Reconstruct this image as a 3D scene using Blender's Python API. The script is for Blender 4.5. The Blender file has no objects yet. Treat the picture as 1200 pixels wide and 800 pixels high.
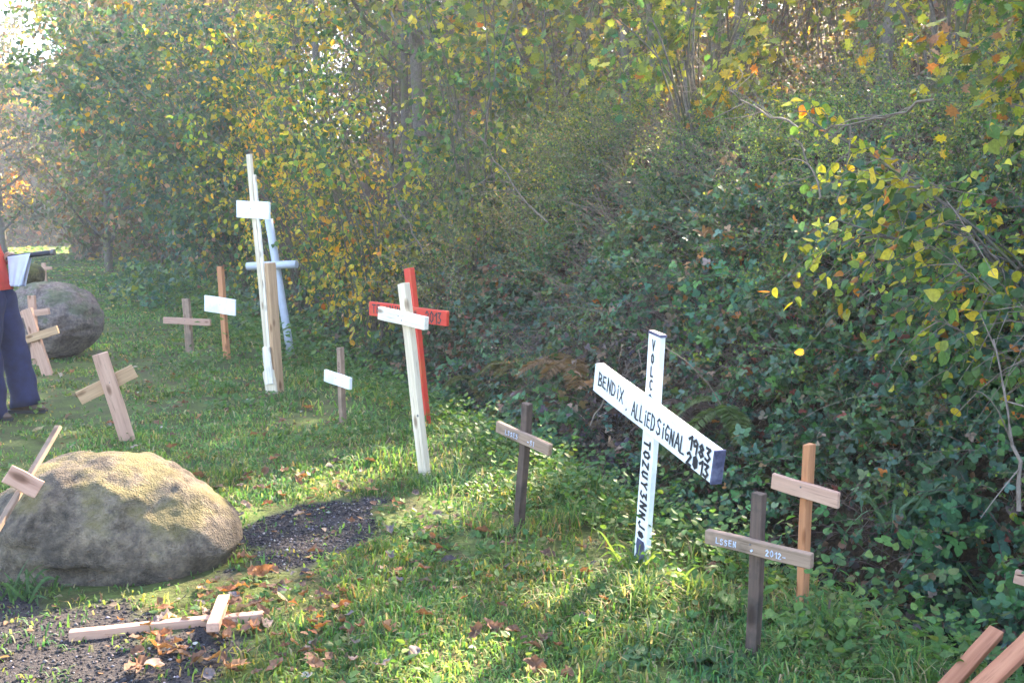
import bpy, bmesh, math
import numpy as np
from mathutils import Vector, Matrix

# ------------------------------------------------------------------ camera, world, sun, exposure
C = bpy.context.scene
COL = C.collection
F = 1230.0                      # focal length in photo pixels (1200 wide)
CAMZ = 1.65
PITCH = math.atan(135.0 / F)
cam_d = bpy.data.cameras.new('camera'); cam = bpy.data.objects.new('camera', cam_d); COL.objects.link(cam)
cam_d.sensor_width = 36.0; cam_d.lens = 36.0 * F / 1200.0; cam_d.clip_start = 0.05; cam_d.clip_end = 2000.0
cam.location = (0, 0, CAMZ); cam.rotation_euler = (math.radians(90) - PITCH, 0, 0)
C.camera = cam
SUN_AZ, SUN_EL = math.radians(30), math.radians(34)      # azimuth clockwise from +Y
SUNV = np.array([math.sin(SUN_AZ) * math.cos(SUN_EL), math.cos(SUN_AZ) * math.cos(SUN_EL), math.sin(SUN_EL)])
w = bpy.data.worlds.new('World'); C.world = w; w.use_nodes = True
nt = w.node_tree; nt.nodes.clear()
sky = nt.nodes.new('ShaderNodeTexSky'); sky.sky_type = 'NISHITA'; sky.sun_disc = False
sky.sun_elevation = SUN_EL; sky.sun_rotation = SUN_AZ; sky.altitude = 100; sky.air_density = 1.0; sky.dust_density = 2.0; sky.ozone_density = 1.0
bg = nt.nodes.new('ShaderNodeBackground'); bg.inputs['Strength'].default_value = 0.15
wo = nt.nodes.new('ShaderNodeOutputWorld')
nt.links.new(sky.outputs[0], bg.inputs[0]); nt.links.new(bg.outputs[0], wo.inputs[0])
sl = bpy.data.lights.new('sun', 'SUN'); sl.energy = 4.8; sl.angle = math.radians(0.53); sl.color = (1.0, 0.86, 0.64)
so = bpy.data.objects.new('sun', sl); COL.objects.link(so)
so.rotation_euler = Vector(-SUNV).to_track_quat('-Z', 'Y').to_euler(); so.location = (20, 30, 30)
vs = C.view_settings; vs.view_transform = 'Standard'; vs.look = 'None'; vs.exposure = 3.15; vs.gamma = 1.0; vs.use_curve_mapping = False
vs.use_white_balance = True; vs.white_balance_temperature = 6700; vs.white_balance_tint = 14
C.render.engine = 'CYCLES'; C.cycles.use_denoising = True
C.cycles.max_bounces = 6; C.cycles.diffuse_bounces = 3; C.cycles.glossy_bounces = 2; C.cycles.transmission_bounces = 4
C.cycles.transparent_max_bounces = 4; C.cycles.sample_clamp_indirect = 6.0; C.cycles.caustics_reflective = False; C.cycles.caustics_refractive = False

rng = np.random.default_rng(11)
HAZE = .0015                     # density of the thin morning haze
# ------------------------------------------------------------------ place geometry: hedge line, terrain, pixel rays
L0 = np.array([1.85, 3.8]); U = np.array([-0.387, 0.922]); NR = np.array([0.922, 0.387])   # U runs along the ditch, NR points to the bank
PROF_S = [-600, -40, -0.9, -0.35, 0.0, 0.3, 0.6, 0.85, 1.2, 2.2, 3.5, 5.0, 8.0, 14, 32, 70, 400]
PROF_Z = [0, 0, 0, -0.03, -0.12, -0.33, -0.42, -0.25, 0.35, 1.35, 2.35, 3.0, 3.35, 4.3, 13.0, 25.0, 30.0]

def vnoise(p, seed=0):
    """smooth value noise, p (N,d) d=2 or 3, returns 0..1"""
    p = np.asarray(p, float); d = p.shape[1]
    i = np.floor(p).astype(np.int64); f = p - i; f = f * f * (3 - 2 * f)
    out = np.zeros(len(p))
    for c in range(2 ** d):
        wgt = np.ones(len(p)); h = np.full(len(p), seed * 1013904223 + 374761393, np.int64)
        for k in range(d):
            b = (c >> k) & 1
            wgt = wgt * (f[:, k] if b else 1 - f[:, k])
            h = (h ^ ((i[:, k] + b) * [73856093, 19349663, 83492791][k])) * 1274126177 & 0x7fffffff
        h = (h ^ (h >> 13)) * 1103515245 & 0x7fffffff
        h = h ^ (h >> 9)
        out += wgt * ((h % 100003) / 100003.0)
    return out
def fbm(p, seed=0, octs=4):
    a, s, n = 0.5, 0.0, 0.0; p = np.asarray(p, float)
    for k in range(octs):
        s = s + a * vnoise(p * 2 ** k, seed + k); n += a; a *= 0.5
    return s / n
def st(x, y):
    return (x - L0[0]) * NR[0] + (y - L0[1]) * NR[1], (x - L0[0]) * U[0] + (y - L0[1]) * U[1]
def xy(s, t):
    s = np.asarray(s, float); t = np.asarray(t, float)
    return L0[0] + NR[0] * s + U[0] * t, L0[1] + NR[1] * s + U[1] * t
def ground_z(x, y):
    x = np.asarray(x, float).ravel(); y = np.asarray(y, float).ravel()
    s, t = st(x, y)
    wob = 0.35 * (vnoise(np.stack([t * 0.35, s * 0 + 3.3], 1), 5) - 0.5)
    z = np.interp(s - wob * np.clip((s + 2) / 2, 0, 1), PROF_S, PROF_Z)
    near = np.exp(-np.maximum(0, np.hypot(x, y) - 25) / 40)
    z = z + near * (0.05 * (vnoise(np.stack([x * 0.9, y * 0.9], 1), 1) - 0.5) + 0.025 * (vnoise(np.stack([x * 4, y * 4], 1), 2) - 0.5))
    return z + np.clip(s - 1, 0, 1) * 0.25 * (vnoise(np.stack([x * 1.3, y * 1.3], 1), 3) - 0.5)
def gz(x, y): return float(ground_z([x], [y])[0])
FW = np.array([0, math.cos(PITCH), -math.sin(PITCH)]); UP = np.array([0, math.sin(PITCH), math.cos(PITCH)])
CAM = np.array([0, 0, CAMZ])
def ray(px, py): return FW + np.array([1, 0, 0]) * (px - 600) / F - UP * (py - 400) / F
def at(px, py, y):                       # point seen at photo pixel (px,py), y metres ahead
    r = ray(px, py); return CAM + r * (y / r[1])
def hit(px, py):                         # where that line of sight meets the ground
    r = ray(px, py); k = np.arange(2.0, 70.0, 0.02); p = CAM + r * k[:, None]
    below = np.nonzero(p[:, 2] < ground_z(p[:, 0], p[:, 1]))[0]
    return p[below[0]] if len(below) else p[-1]
def to_px(p):
    q = p - CAM; dz = q @ FW
    return 600 + F * q[..., 0] / dz, 400 - F * (q @ UP) / dz
def in_poly(x, y, poly):
    x = np.asarray(x); y = np.asarray(y); ins = np.zeros(len(x), bool); n = len(poly)
    for i in range(n):
        x1, y1 = poly[i]; x2, y2 = poly[(i + 1) % n]
        c = ((y1 > y) != (y2 > y)) & (x < (x2 - x1) * (y - y1) / (y2 - y1 + 1e-12) + x1)
        ins ^= c
    return ins
def gpoly(pts): return [tuple(hit(*p)[:2]) for p in pts]
# sunlit patches set by hand; foliage that would shade them is left out
SUNSPOTS = [gpoly([(205, 606), (300, 560), (450, 538), (560, 500), (600, 520), (520, 560), (400, 580), (330, 600), (240, 618)]),
            gpoly([(400, 800), (520, 740), (640, 690), (715, 645), (770, 640), (850, 690), (800, 720), (700, 745), (640, 800), (600, 860), (430, 860)]),
            gpoly([(880, 660), (925, 650), (940, 690), (930, 730), (890, 710)]),
            gpoly([(430, 600), (560, 560), (700, 570), (720, 590), (600, 610), (480, 625)])]
def sun_keep(P, keep=0.05, r=None):
    """drop most foliage whose shadow would land in a sun spot (also on the boulder's crest)"""
    r = r or rng
    k = np.ones(len(P), bool)
    gx = P[:, 0] - SUNV[0] / SUNV[2] * P[:, 2]; gy = P[:, 1] - SUNV[1] / SUNV[2] * P[:, 2]
    wob = 0.25 * (vnoise(np.stack([gx * 3, gy * 3], 1), 9) - 0.5)
    m = np.zeros(len(P), bool)
    for poly in SUNSPOTS: m |= in_poly(gx + wob, gy + wob, poly)
    hx = gx + SUNV[0] / SUNV[2] * 0.55; hy = gy + SUNV[1] / SUNV[2] * 0.55
    m |= (np.abs(hx + 1.40) < 0.22) & (np.abs(hy - 5.2) < 0.30) & (P[:, 2] > 1)
    m &= (P[:, 2] > 0.5)
    over = P[m, 2] - ground_z(P[m, 0], P[m, 1])
    k[m] = r.random(m.sum()) < np.where(over < .42, 1.0, keep)
    return k

# ------------------------------------------------------------------ object helpers
def link(o, parent=None):
    COL.objects.link(o)
    if parent is not None: o.parent = parent
    return o
def tag(o, label=None, cat=None, group=None, kind=None):
    if label: o['label'] = label
    if cat: o['category'] = cat
    if group: o['group'] = group
    if kind: o['kind'] = kind
    return o
def empty(name, loc, label=None, cat=None, group=None):
    o = bpy.data.objects.new(name, None); o.location = loc; o.empty_display_size = 0.1
    return tag(link(o), label, cat, group)
def raw_mesh(name, V, T, col=None, smooth=False):
    """V (N,3), T (M,3|4) int; col (N,3) colour of the thing itself"""
    V = np.ascontiguousarray(V, np.float32); T = np.ascontiguousarray(T, np.int32); k = T.shape[1]
    me = bpy.data.meshes.new(name)
    me.vertices.add(len(V)); me.vertices.foreach_set('co', V.ravel())
    me.loops.add(T.size); me.loops.foreach_set('vertex_index', T.ravel())
    me.polygons.add(len(T)); me.polygons.foreach_set('loop_start', np.arange(0, T.size, k, dtype=np.int32))
    if smooth: me.polygons.foreach_set('use_smooth', np.ones(len(T), bool))
    if col is not None:
        a = me.color_attributes.new('Col', 'FLOAT_COLOR', 'POINT')
        c = np.ones((len(V), 4), np.float32); c[:, :3] = col; a.data.foreach_set('color', c.ravel())
    me.update(calc_edges=True)
    return me
def raw_obj(name, V, T, mat, parent=None, col=None, smooth=False, kind=None):
    if parent is not None: V = np.asarray(V) - np.array(parent.matrix_basis.translation)
    me = raw_mesh(name, V, T, col, smooth); me.materials.append(mat)
    return tag(link(bpy.data.objects.new(name, me), parent), kind=kind)
def bm_obj(name, bm, mat, parent=None, smooth=False):
    me = bpy.data.meshes.new(name); bm.to_mesh(me); bm.free(); me.materials.append(mat)
    if smooth: me.polygons.foreach_set('use_smooth', np.ones(len(me.polygons), bool))
    return link(bpy.data.objects.new(name, me), parent)
def norm(v): v = np.asarray(v, float); return v / (np.linalg.norm(v, axis=-1, keepdims=True) + 1e-9)

# ------------------------------------------------------------------ materials
def mat_new(name):
    m = bpy.data.materials.new(name); m.use_nodes = True; n = m.node_tree.nodes; n.clear()
    out = n.new('ShaderNodeOutputMaterial'); p = n.new('ShaderNodeBsdfPrincipled')
    m.node_tree.links.new(p.outputs[0], out.inputs[0])
    return m, n, m.node_tree.links, p, out
def ramp(n, l, fac, stops):
    r = n.new('ShaderNodeValToRGB'); e = r.color_ramp.elements
    while len(e) < len(stops): e.new(0.5)
    for k, (pos, c) in enumerate(stops): e[k].position = pos; e[k].color = (*c, 1)
    l.new(fac, r.inputs[0]); return r.outputs[0]
def noise(n, l, coord, scale, detail=4, rough=0.55):
    t = n.new('ShaderNodeTexNoise'); t.inputs['Scale'].default_value = scale; t.inputs['Detail'].default_value = detail; t.inputs['Roughness'].default_value = rough
    if coord is not None: l.new(coord, t.inputs['Vector'])
    return t.outputs['Fac']
def mix(n, l, fac, a, b, mode='MIX'):
    m = n.new('ShaderNodeMix'); m.data_type = 'RGBA'; m.blend_type = mode
    for s, v in ((m.inputs[0], fac), (m.inputs[6], a), (m.inputs[7], b)):
        if isinstance(v, (int, float)): s.default_value = v
        elif isinstance(v, tuple): s.default_value = (*v, 1)
        else: l.new(v, s)
    return m.outputs[2]
def bump(n, l, p, h, strength=0.3, dist=0.01):
    b = n.new('ShaderNodeBump'); b.inputs['Strength'].default_value = strength; b.inputs['Distance'].default_value = dist
    l.new(h, b.inputs['Height']); l.new(b.outputs[0], p.inputs['Normal'])
def leaf_mat(name, transl=0.35, rough=0.55, spec=0.25):
    m, n, l, p, out = mat_new(name)
    a = n.new('ShaderNodeAttribute'); a.attribute_name = 'Col'
    g = n.new('ShaderNodeNewGeometry')
    nz = noise(n, l, g.outputs['Position'], 70, 2)
    v = ramp(n, l, nz, [(0.3, (0.75, 0.75, 0.75)), (0.7, (1.2, 1.2, 1.2))])
    c = mix(n, l, 1.0, a.outputs['Color'], v, 'MULTIPLY')
    l.new(c, p.inputs['Base Color']); p.inputs['Roughness'].default_value = rough; p.inputs['Specular IOR Level'].default_value = spec
    t = n.new('ShaderNodeBsdfTranslucent'); tc = mix(n, l, 1.0, c, (1.5, 1.45, 0.8), 'MULTIPLY'); l.new(tc, t.inputs[0])
    ms = n.new('ShaderNodeMixShader'); ms.inputs[0].default_value = transl
    l.new(p.outputs[0], ms.inputs[1]); l.new(t.outputs[0], ms.inputs[2]); l.new(ms.outputs[0], out.inputs[0])
    return m
M_LEAF = leaf_mat('leaf', 0.38)
M_GLOSS = leaf_mat('glossy_leaf', 0.2, 0.42, 0.42)
M_GRASS = leaf_mat('grass_blade', 0.45, 0.6, 0.2)
M_DRY = leaf_mat('dry_leaf', 0.25, 0.7, 0.25)
def bark_mat(name, c1, c2, moss=None):
    m, n, l, p, out = mat_new(name); g = n.new('ShaderNodeNewGeometry')
    f = noise(n, l, g.outputs['Position'], 28, 5); c = ramp(n, l, f, [(0.3, c1), (0.7, c2)])
    if moss:
        f2 = noise(n, l, g.outputs['Position'], 5, 3); k = ramp(n, l, f2, [(0.5, (0, 0, 0)), (0.62, (1, 1, 1))]); c = mix(n, l, k, c, moss)
    l.new(c, p.inputs['Base Color']); p.inputs['Roughness'].default_value = 0.9; bump(n, l, p, f, 0.6, 0.01); return m
M_BARK = bark_mat('bark', (0.05, 0.04, 0.033), (0.16, 0.135, 0.11), (0.09, 0.10, 0.035))
M_TWIG = bark_mat('twig', (0.09, 0.065, 0.05), (0.22, 0.175, 0.14))
M_CANE = bark_mat('cane', (0.07, 0.045, 0.04), (0.17, 0.11, 0.09))
def wood_mat(name, c1, c2, rough=0.75, stain=None, knots=True):
    m, n, l, p, out = mat_new(name); tc = n.new('ShaderNodeTexCoord'); mp = n.new('ShaderNodeMapping')
    mp.inputs['Scale'].default_value = (38, 38, 1.8); l.new(tc.outputs['Object'], mp.inputs[0])
    oi = n.new('ShaderNodeObjectInfo'); vm = n.new('ShaderNodeVectorMath'); vm.operation = 'ADD'
    l.new(mp.outputs[0], vm.inputs[0])
    sc = n.new('ShaderNodeMath'); sc.operation = 'MULTIPLY'; sc.inputs[1].default_value = 40; l.new(oi.outputs['Random'], sc.inputs[0]); l.new(sc.outputs[0], vm.inputs[1])
    f = noise(n, l, vm.outputs[0], 1.0, 5, 0.6); c = ramp(n, l, f, [(0.28, c1), (0.72, c2)])
    f2 = noise(n, l, tc.outputs['Object'], 9, 4, 0.6)
    if stain: c = mix(n, l, ramp(n, l, f2, [(0.48, (0, 0, 0)), (0.75, (1, 1, 1))]), c, stain)
    if knots:
        m2 = n.new('ShaderNodeMapping'); m2.inputs['Scale'].default_value = (11, 11, 4.2); l.new(tc.outputs['Object'], m2.inputs[0]); v2 = n.new('ShaderNodeVectorMath'); v2.operation = 'ADD'; l.new(m2.outputs[0], v2.inputs[0]); l.new(sc.outputs[0], v2.inputs[1])
        vo = n.new('ShaderNodeTexVoronoi'); vo.inputs['Scale'].default_value = 1.0; l.new(v2.outputs[0], vo.inputs['Vector'])
        kn = ramp(n, l, vo.outputs['Distance'], [(.10, (.28, .22, .18)), (.17, (.62, .55, .5)), (.24, (1, 1, 1))]); c = mix(n, l, .85, c, kn, 'MULTIPLY')
        f5 = noise(n, l, vm.outputs[0], 2.6, 3, .7); c = mix(n, l, .8, c, ramp(n, l, f5, [(.30, (.55, .5, .46)), (.42, (1, 1, 1)), (.7, (1.12, 1.1, 1.08))]), 'MULTIPLY')
    l.new(c, p.inputs['Base Color']); p.inputs['Roughness'].default_value = rough; p.inputs['Specular IOR Level'].default_value = 0.25
    bump(n, l, p, f, 0.35, 0.004); return m
W_PALE = wood_mat('pale_pine', (0.52, 0.42, 0.30), (0.70, 0.60, 0.46))
W_WHITE = wood_mat('whitewashed_wood', (0.66, 0.58, 0.47), (0.80, 0.74, 0.64), 0.7, (0.6, 0.55, 0.47))
W_TAN = wood_mat('tan_pine', (0.34, 0.20, 0.11), (0.52, 0.34, 0.20))
W_ORANGE = wood_mat('orange_pine', (0.36, 0.14, 0.06), (0.50, 0.235, 0.115))
W_PINK = wood_mat('pinkish_plank', (0.36, 0.20, 0.14), (0.56, 0.35, 0.255), 0.75, (0.46, 0.28, 0.20))
W_RUST = wood_mat('reddish_plank', (0.25, 0.095, 0.05), (0.40, 0.18, 0.10), 0.8)
W_BROWN = wood_mat('weathered_brown_wood', (0.20, 0.13, 0.09), (0.36, 0.25, 0.18), 0.8, (0.15, 0.11, 0.08))
W_DARK = wood_mat('dark_stained_wood', (0.06, 0.04, 0.032), (0.14, 0.095, 0.075), 0.75, (0.035, 0.028, 0.025))
W_RED = wood_mat('red_paint', (0.50, 0.035, 0.024), (0.62, 0.06, 0.036), 0.55, (0.5, 0.09, 0.03), False)
W_PAINT = wood_mat('white_paint', (0.76, 0.77, 0.78), (0.82, 0.83, 0.84), 0.55, (0.60, 0.60, 0.58), False)
W_NAVY = wood_mat('dark_blue_surface', (0.03, 0.03, 0.06), (0.10, 0.10, 0.17), 0.6, (0.25, 0.25, 0.35), False)
def flat_mat(name, c, rough=0.7, var=0.15, scale=30):
    m, n, l, p, out = mat_new(name); tc = n.new('ShaderNodeTexCoord')
    f = noise(n, l, tc.outputs['Object'], scale, 4)
    l.new(ramp(n, l, f, [(0.3, tuple(v * (1 - var) for v in c)), (0.7, tuple(min(1, v * (1 + var)) for v in c))]), p.inputs['Base Color'])
    p.inputs['Roughness'].default_value = rough; bump(n, l, p, f, 0.15, 0.003); return m
M_INK = flat_mat('black_ink', (0.012, 0.012, 0.02), 0.5)
M_INKW = flat_mat('white_ink', (0.40, 0.44, 0.54), 0.7, .5, 90)
M_INKR = flat_mat('brown_ink', (0.09, 0.025, 0.02), 0.6)
M_PIPE = flat_mat('grey_pipe', (0.40, 0.43, 0.50), 0.45, 0.08, 12)
M_STEEL = flat_mat('dull_steel', (0.12, 0.11, 0.11), 0.5)

# ------------------------------------------------------------------ the ground
def build_ground():
    def spread(a, b, near, n1, n2):
        mid = np.linspace(-near, near, n1)
        k = np.linspace(0, 1, n2)[1:]
        return np.concatenate([(-near - (a - near) * k ** 2.2)[::-1], mid, near + (b - near) * k ** 2.2])
    S = np.unique(np.concatenate([np.linspace(-7, 9, 170), -7 - 590 * np.linspace(0, 1, 24)[1:] ** 2.4, 9 + 390 * np.linspace(0, 1, 24)[1:] ** 2.4]))
    Tt = np.unique(np.concatenate([np.linspace(-5, 22, 230), -5 - 590 * np.linspace(0, 1, 22)[1:] ** 2.4, 22 + 590 * np.linspace(0, 1, 34)[1:] ** 2.2]))
    SS, TT = np.meshgrid(S, Tt); x, y = xy(SS.ravel(), TT.ravel()); V = np.stack([x, y, ground_z(x, y)], 1)
    ns, ntt = len(S), len(Tt); i = np.arange(ns * ntt).reshape(ntt, ns)
    Q = np.stack([i[:-1, :-1].ravel(), i[:-1, 1:].ravel(), i[1:, 1:].ravel(), i[1:, :-1].ravel()], 1)
    # what the soil is made of, per vertex: bare gravel patches (r), bank litter (g)
    px = np.zeros((len(V), 3)); s, t = st(x, y)
    wob = .38 * (fbm(np.stack([x * 3.5, y * 3.5], 1), 21) - .5)
    for poly in GRAVEL: px[in_poly(x + wob, y + wob * 1.7, poly), 0] = 1
    px[:, 1] = np.clip((s + 0.5) / 0.8, 0, 1)
    m, n, l, p, out = mat_new('soil_and_moss'); g = n.new('ShaderNodeNewGeometry'); a = n.new('ShaderNodeAttribute'); a.attribute_name = 'Col'
    sep = n.new('ShaderNodeSeparateColor'); l.new(a.outputs['Color'], sep.inputs[0])
    f1 = noise(n, l, g.outputs['Position'], 3.0, 6, 0.65); f2 = noise(n, l, g.outputs['Position'], 45, 4, 0.6); f3 = noise(n, l, g.outputs['Position'], 190, 2)
    turf = ramp(n, l, f1, [(0.3, (0.075, 0.055, 0.034)), (0.46, (0.06, 0.075, 0.025)), (0.7, (0.10, 0.14, 0.035))])
    turf = mix(n, l, 0.55, turf, ramp(n, l, f2, [(0.3, (0.5, 0.45, 0.4)), (0.7, (1.5, 1.5, 1.4))]), 'MULTIPLY')
    grav = ramp(n, l, f3, [(0.3, (0.020, 0.018, 0.019)), (0.62, (0.05, 0.044, 0.044)), (0.75, (0.13, 0.11, 0.10))])
    lit = ramp(n, l, f2, [(0.3, (0.022, 0.016, 0.010)), (0.55, (0.06, 0.04, 0.022)), (0.75, (0.10, 0.06, 0.035))])
    c = mix(n, l, sep.outputs[0], turf, grav); c = mix(n, l, sep.outputs[1], c, lit)
    l.new(c, p.inputs['Base Color']); p.inputs['Roughness'].default_value = 0.95; p.inputs['Specular IOR Level'].default_value = 0.15
    bump(n, l, p, f2, 0.7, 0.03)
    o = raw_obj('ground', V, Q, m, None, px, True); tag(o, 'mossy lawn strip falling into a ditch and rising to a wooded bank', None, None, 'structure')
    # water lying in the ditch
    s_ = np.array([-0.25, 1.1]); t_ = np.linspace(-4, 40, 60); V = []
    for tt in t_:
        for s1 in s_: xx, yy = xy(s1, tt); V.append((xx, yy, -0.335))
    Q = [(2 * k, 2 * k + 1, 2 * k + 3, 2 * k + 2) for k in range(len(t_) - 1)]
    m, n, l, p, out = mat_new('ditch_water'); p.inputs['Base Color'].default_value = (0.012, 0.012, 0.008, 1); p.inputs['Roughness'].default_value = 0.06
    g = n.new('ShaderNodeNewGeometry'); bump(n, l, p, noise(n, l, g.outputs['Position'], 6, 2), 0.08, 0.02)
    tag(raw_obj('ditch_water', np.array(V), np.array(Q), m), 'dark still water at the bottom of the ditch', None, None, 'structure')
GRAVEL = [gpoly([(280, 625), (330, 600), (395, 588), (440, 592), (432, 628), (400, 650), (340, 668), (285, 664)]),
          gpoly([(-40, 690), (60, 700), (150, 712), (225, 722), (250, 760), (235, 800), (220, 860), (-120, 860), (-120, 700)])]
build_ground()

# ------------------------------------------------------------------ foliage builders (all vectorised)
def fan(outline, mid):
    v = np.array(list(outline) + [mid], float); n = len(outline)
    return v, np.array([(k, (k + 1) % n, n) for k in range(n)])
OV2 = (np.array([(0, 0, 0), (.36, .45, .07), (0, 1, -.05), (-.36, .45, .07)], float), np.array([(0, 1, 2), (0, 2, 3)]))
OV8 = fan([(0, 0, 0), (.26, .16, .05), (.38, .42, .08), (.24, .76, .03), (0, 1, -.08), (-.24, .76, .03), (-.38, .42, .08), (-.26, .16, .05)], (0, .45, -.02))
RND = fan([(0, 0, 0), (.24, .04, .06), (.42, .26, .12), (.44, .50, .13), (.26, .80, .06), (.03, 1.06, -.12), (-.24, .78, .03), (-.40, .52, .10), (-.39, .24, .12), (-.22, .03, .06)], (0, .5, -.06))
def _tri():
    V, T, k = [], [], 0
    for ang, off, sc in ((0, .30, .74), (1.25, .16, .62), (-1.25, .16, .62)):
        v, t = fan([(0, 0, 0), (.30, .2, .05), (.40, .48, .07), (.2, .82, .0), (0, 1, -.08), (-.2, .82, .0), (-.40, .48, .07), (-.30, .2, .05)], (0, .45, -.03))
        v = v * sc; c, s_ = math.cos(ang), math.sin(ang)
        x = v[:, 0] * c + v[:, 1] * s_; y = -v[:, 0] * s_ + v[:, 1] * c + off
        T.append(t + k); V.append(np.stack([x, y, v[:, 2]], 1)); k += len(v)
    return np.concatenate(V), np.concatenate(T)
TRI = _tri()
def _lobed():
    rs = [(.0, .0), (.22, .12), (.5, .1), (.34, .34), (.6, .5), (.3, .58), (.32, .82), (.12, .72), (0, 1)]
    o = [(x, y, .05 * abs(x)) for x, y in rs] + [(-x, y, .05 * abs(x)) for x, y in rs[-2:0:-1]]
    return fan(o, (0, .42, -.03))
LOB = _lobed()
def leaf_set(P, D, N, size, tmpl, colr):
    tv, tt = tmpl; D = norm(D); X = norm(np.cross(D, N)); Z = np.cross(X, D)
    n = len(P); size = np.broadcast_to(size, (n,))[:, None, None]
    curl = rng.uniform(-1.5, 2.5, n)[:, None, None]
    V = P[:, None, :] + size * (tv[None, :, 0:1] * X[:, None, :] + tv[None, :, 1:2] * D[:, None, :] + (tv[None, :, 2:3] * curl) * Z[:, None, :])
    k = len(tv); T = tt[None] + (np.arange(n) * k)[:, None, None]
    return V.reshape(-1, 3), T.reshape(-1, 3), np.repeat(colr, k, axis=0)
def tubes(P, R, sides=3):
    """P (N,K,3) polylines, R (N,K) radii"""
    n, k, _ = P.shape; Tn = np.gradient(P, axis=1); Tn = norm(Tn)
    ref = np.where(np.abs(Tn[..., 2:3]) > .85, np.array([1., 0, 0]), np.array([0, 0, 1.]))
    A = norm(np.cross(Tn, ref)); B = np.cross(Tn, A)
    ang = np.arange(sides) * 2 * math.pi / sides
    V = P[:, :, None, :] + R[:, :, None, None] * (np.cos(ang)[None, None, :, None] * A[:, :, None, :] + np.sin(ang)[None, None, :, None] * B[:, :, None, :])
    i = np.arange(n * k * sides).reshape(n, k, sides); j = np.roll(i, -1, axis=2)
    Q = np.stack([i[:, :-1], j[:, :-1], j[:, 1:], i[:, 1:]], -1).reshape(-1, 4)
    return V.reshape(-1, 3), Q
def palette(n, pal, jit=.25):
    cs = np.array([p[0] for p in pal], float); wt = np.array([p[1] for p in pal], float); wt /= wt.sum()
    i = rng.choice(len(pal), n, p=wt)
    return cs[i] * rng.uniform(1 - jit, 1 + jit, (n, 1)) * rng.uniform(.92, 1.08, (n, 3))
G_DARK, G_BLUE, G_MID, G_OLIVE = (.032, .074, .030), (.042, .100, .060), (.062, .145, .040), (.105, .135, .040)
G_LIME, G_YEL, G_GOLD, G_ORG = (.17, .22, .035), (.42, .36, .035), (.50, .32, .03), (.42, .15, .03)
G_RED, G_BRN, G_PINK, G_GREY = (.22, .05, .035), (.15, .085, .045), (.32, .19, .13), (.145, .145, .088)
PAL = {
 'bramble': [(G_DARK, 3), (G_BLUE, 3), (G_MID, 3), (G_OLIVE, .8), (G_ORG, .10), (G_RED, .14), (G_BRN, .4), (G_PINK, .12)],
 'ivy':     [(G_DARK, 3), (G_BLUE, 5), (G_MID, 1.5), (G_BRN, .3)],
 'hazel':   [(G_MID, 2.4), (G_DARK, 1.6), (G_LIME, 1.3), (G_YEL, 2.0), (G_GOLD, 1.5), (G_ORG, .15)],
 'bluegrn': [((.075, .145, .095), 4), (G_BLUE, 2), ((.10, .17, .07), 2.5), (G_LIME, .8), (G_GOLD, .35), (G_PINK, .9)],
 'tiny':    [((.15, .165, .065), 4), ((.20, .195, .12), 3), (G_LIME, 1.2), (G_MID, 1.2), (G_PINK, .35)],
 'pale':    [((.14, .17, .05), 2.5), ((.21, .26, .06), 2.6), (G_MID, 2.2), (G_YEL, .4), (G_DARK, .8)],
 'oak':     [(G_LIME, 3), (G_YEL, 2.2), (G_GOLD, .8), (G_MID, 2.2), (G_ORG, .7), (G_PINK, .5)],
 'wood':    [(G_LIME, 3.0), (G_YEL, 1.6), (G_OLIVE, 2), (G_MID, 1.6), (G_GOLD, .5), (G_ORG, .2)],
 'far':     [(G_GREY, 4), (G_OLIVE, 3), (G_BRN, 1.6), (G_PINK, 1.2), (G_MID, 1.5), (G_GOLD, .3)],
 'nettle':  [((.065, .145, .035), 4), ((.12, .20, .045), 2), (G_MID, 2), (G_OLIVE, .8)],
 'dead':    [(G_BRN, 4), (G_PINK, 1.0), (G_RED, .8), (G_DARK, 1.0), ((.06, .035, .03), 3)],
}
def bezier_canes(R, D, L, droop, K=6, wig=.08):
    u = np.linspace(0, 1, K)[None, :, None]; n = len(R); L = np.broadcast_to(L, (n,))[:, None, None]
    P = R[:, None, :] + D[:, None, :] * L * u
    P[..., 2] -= (np.broadcast_to(droop, (n,))[:, None] * L[..., 0] * u[..., 0] ** 2)
    wv = rng.normal(0, 1, (n, 1, 3)) * wig * L * np.sin(u * math.pi * rng.uniform(.7, 1.6, (n, 1, 1)))
    return P + wv
def on_canes(P, per, u0=.2):
    """points and tangents on polylines"""
    n, K, _ = P.shape
    u = (u0 + (1 - u0) * (np.arange(per)[None] + rng.random((n, per))) / per) * (K - 1)
    i = np.clip(u.astype(int), 0, K - 2); f = (u - i)[..., None]; a = np.arange(n)[:, None]
    q = P[a, i] * (1 - f) + P[a, i + 1] * f; t = norm(P[a, i + 1] - P[a, i])
    return q.reshape(-1, 3), t.reshape(-1, 3)
OUT = np.array([-NR[0], -NR[1], .0])                 # from the bank towards the lawn
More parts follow.
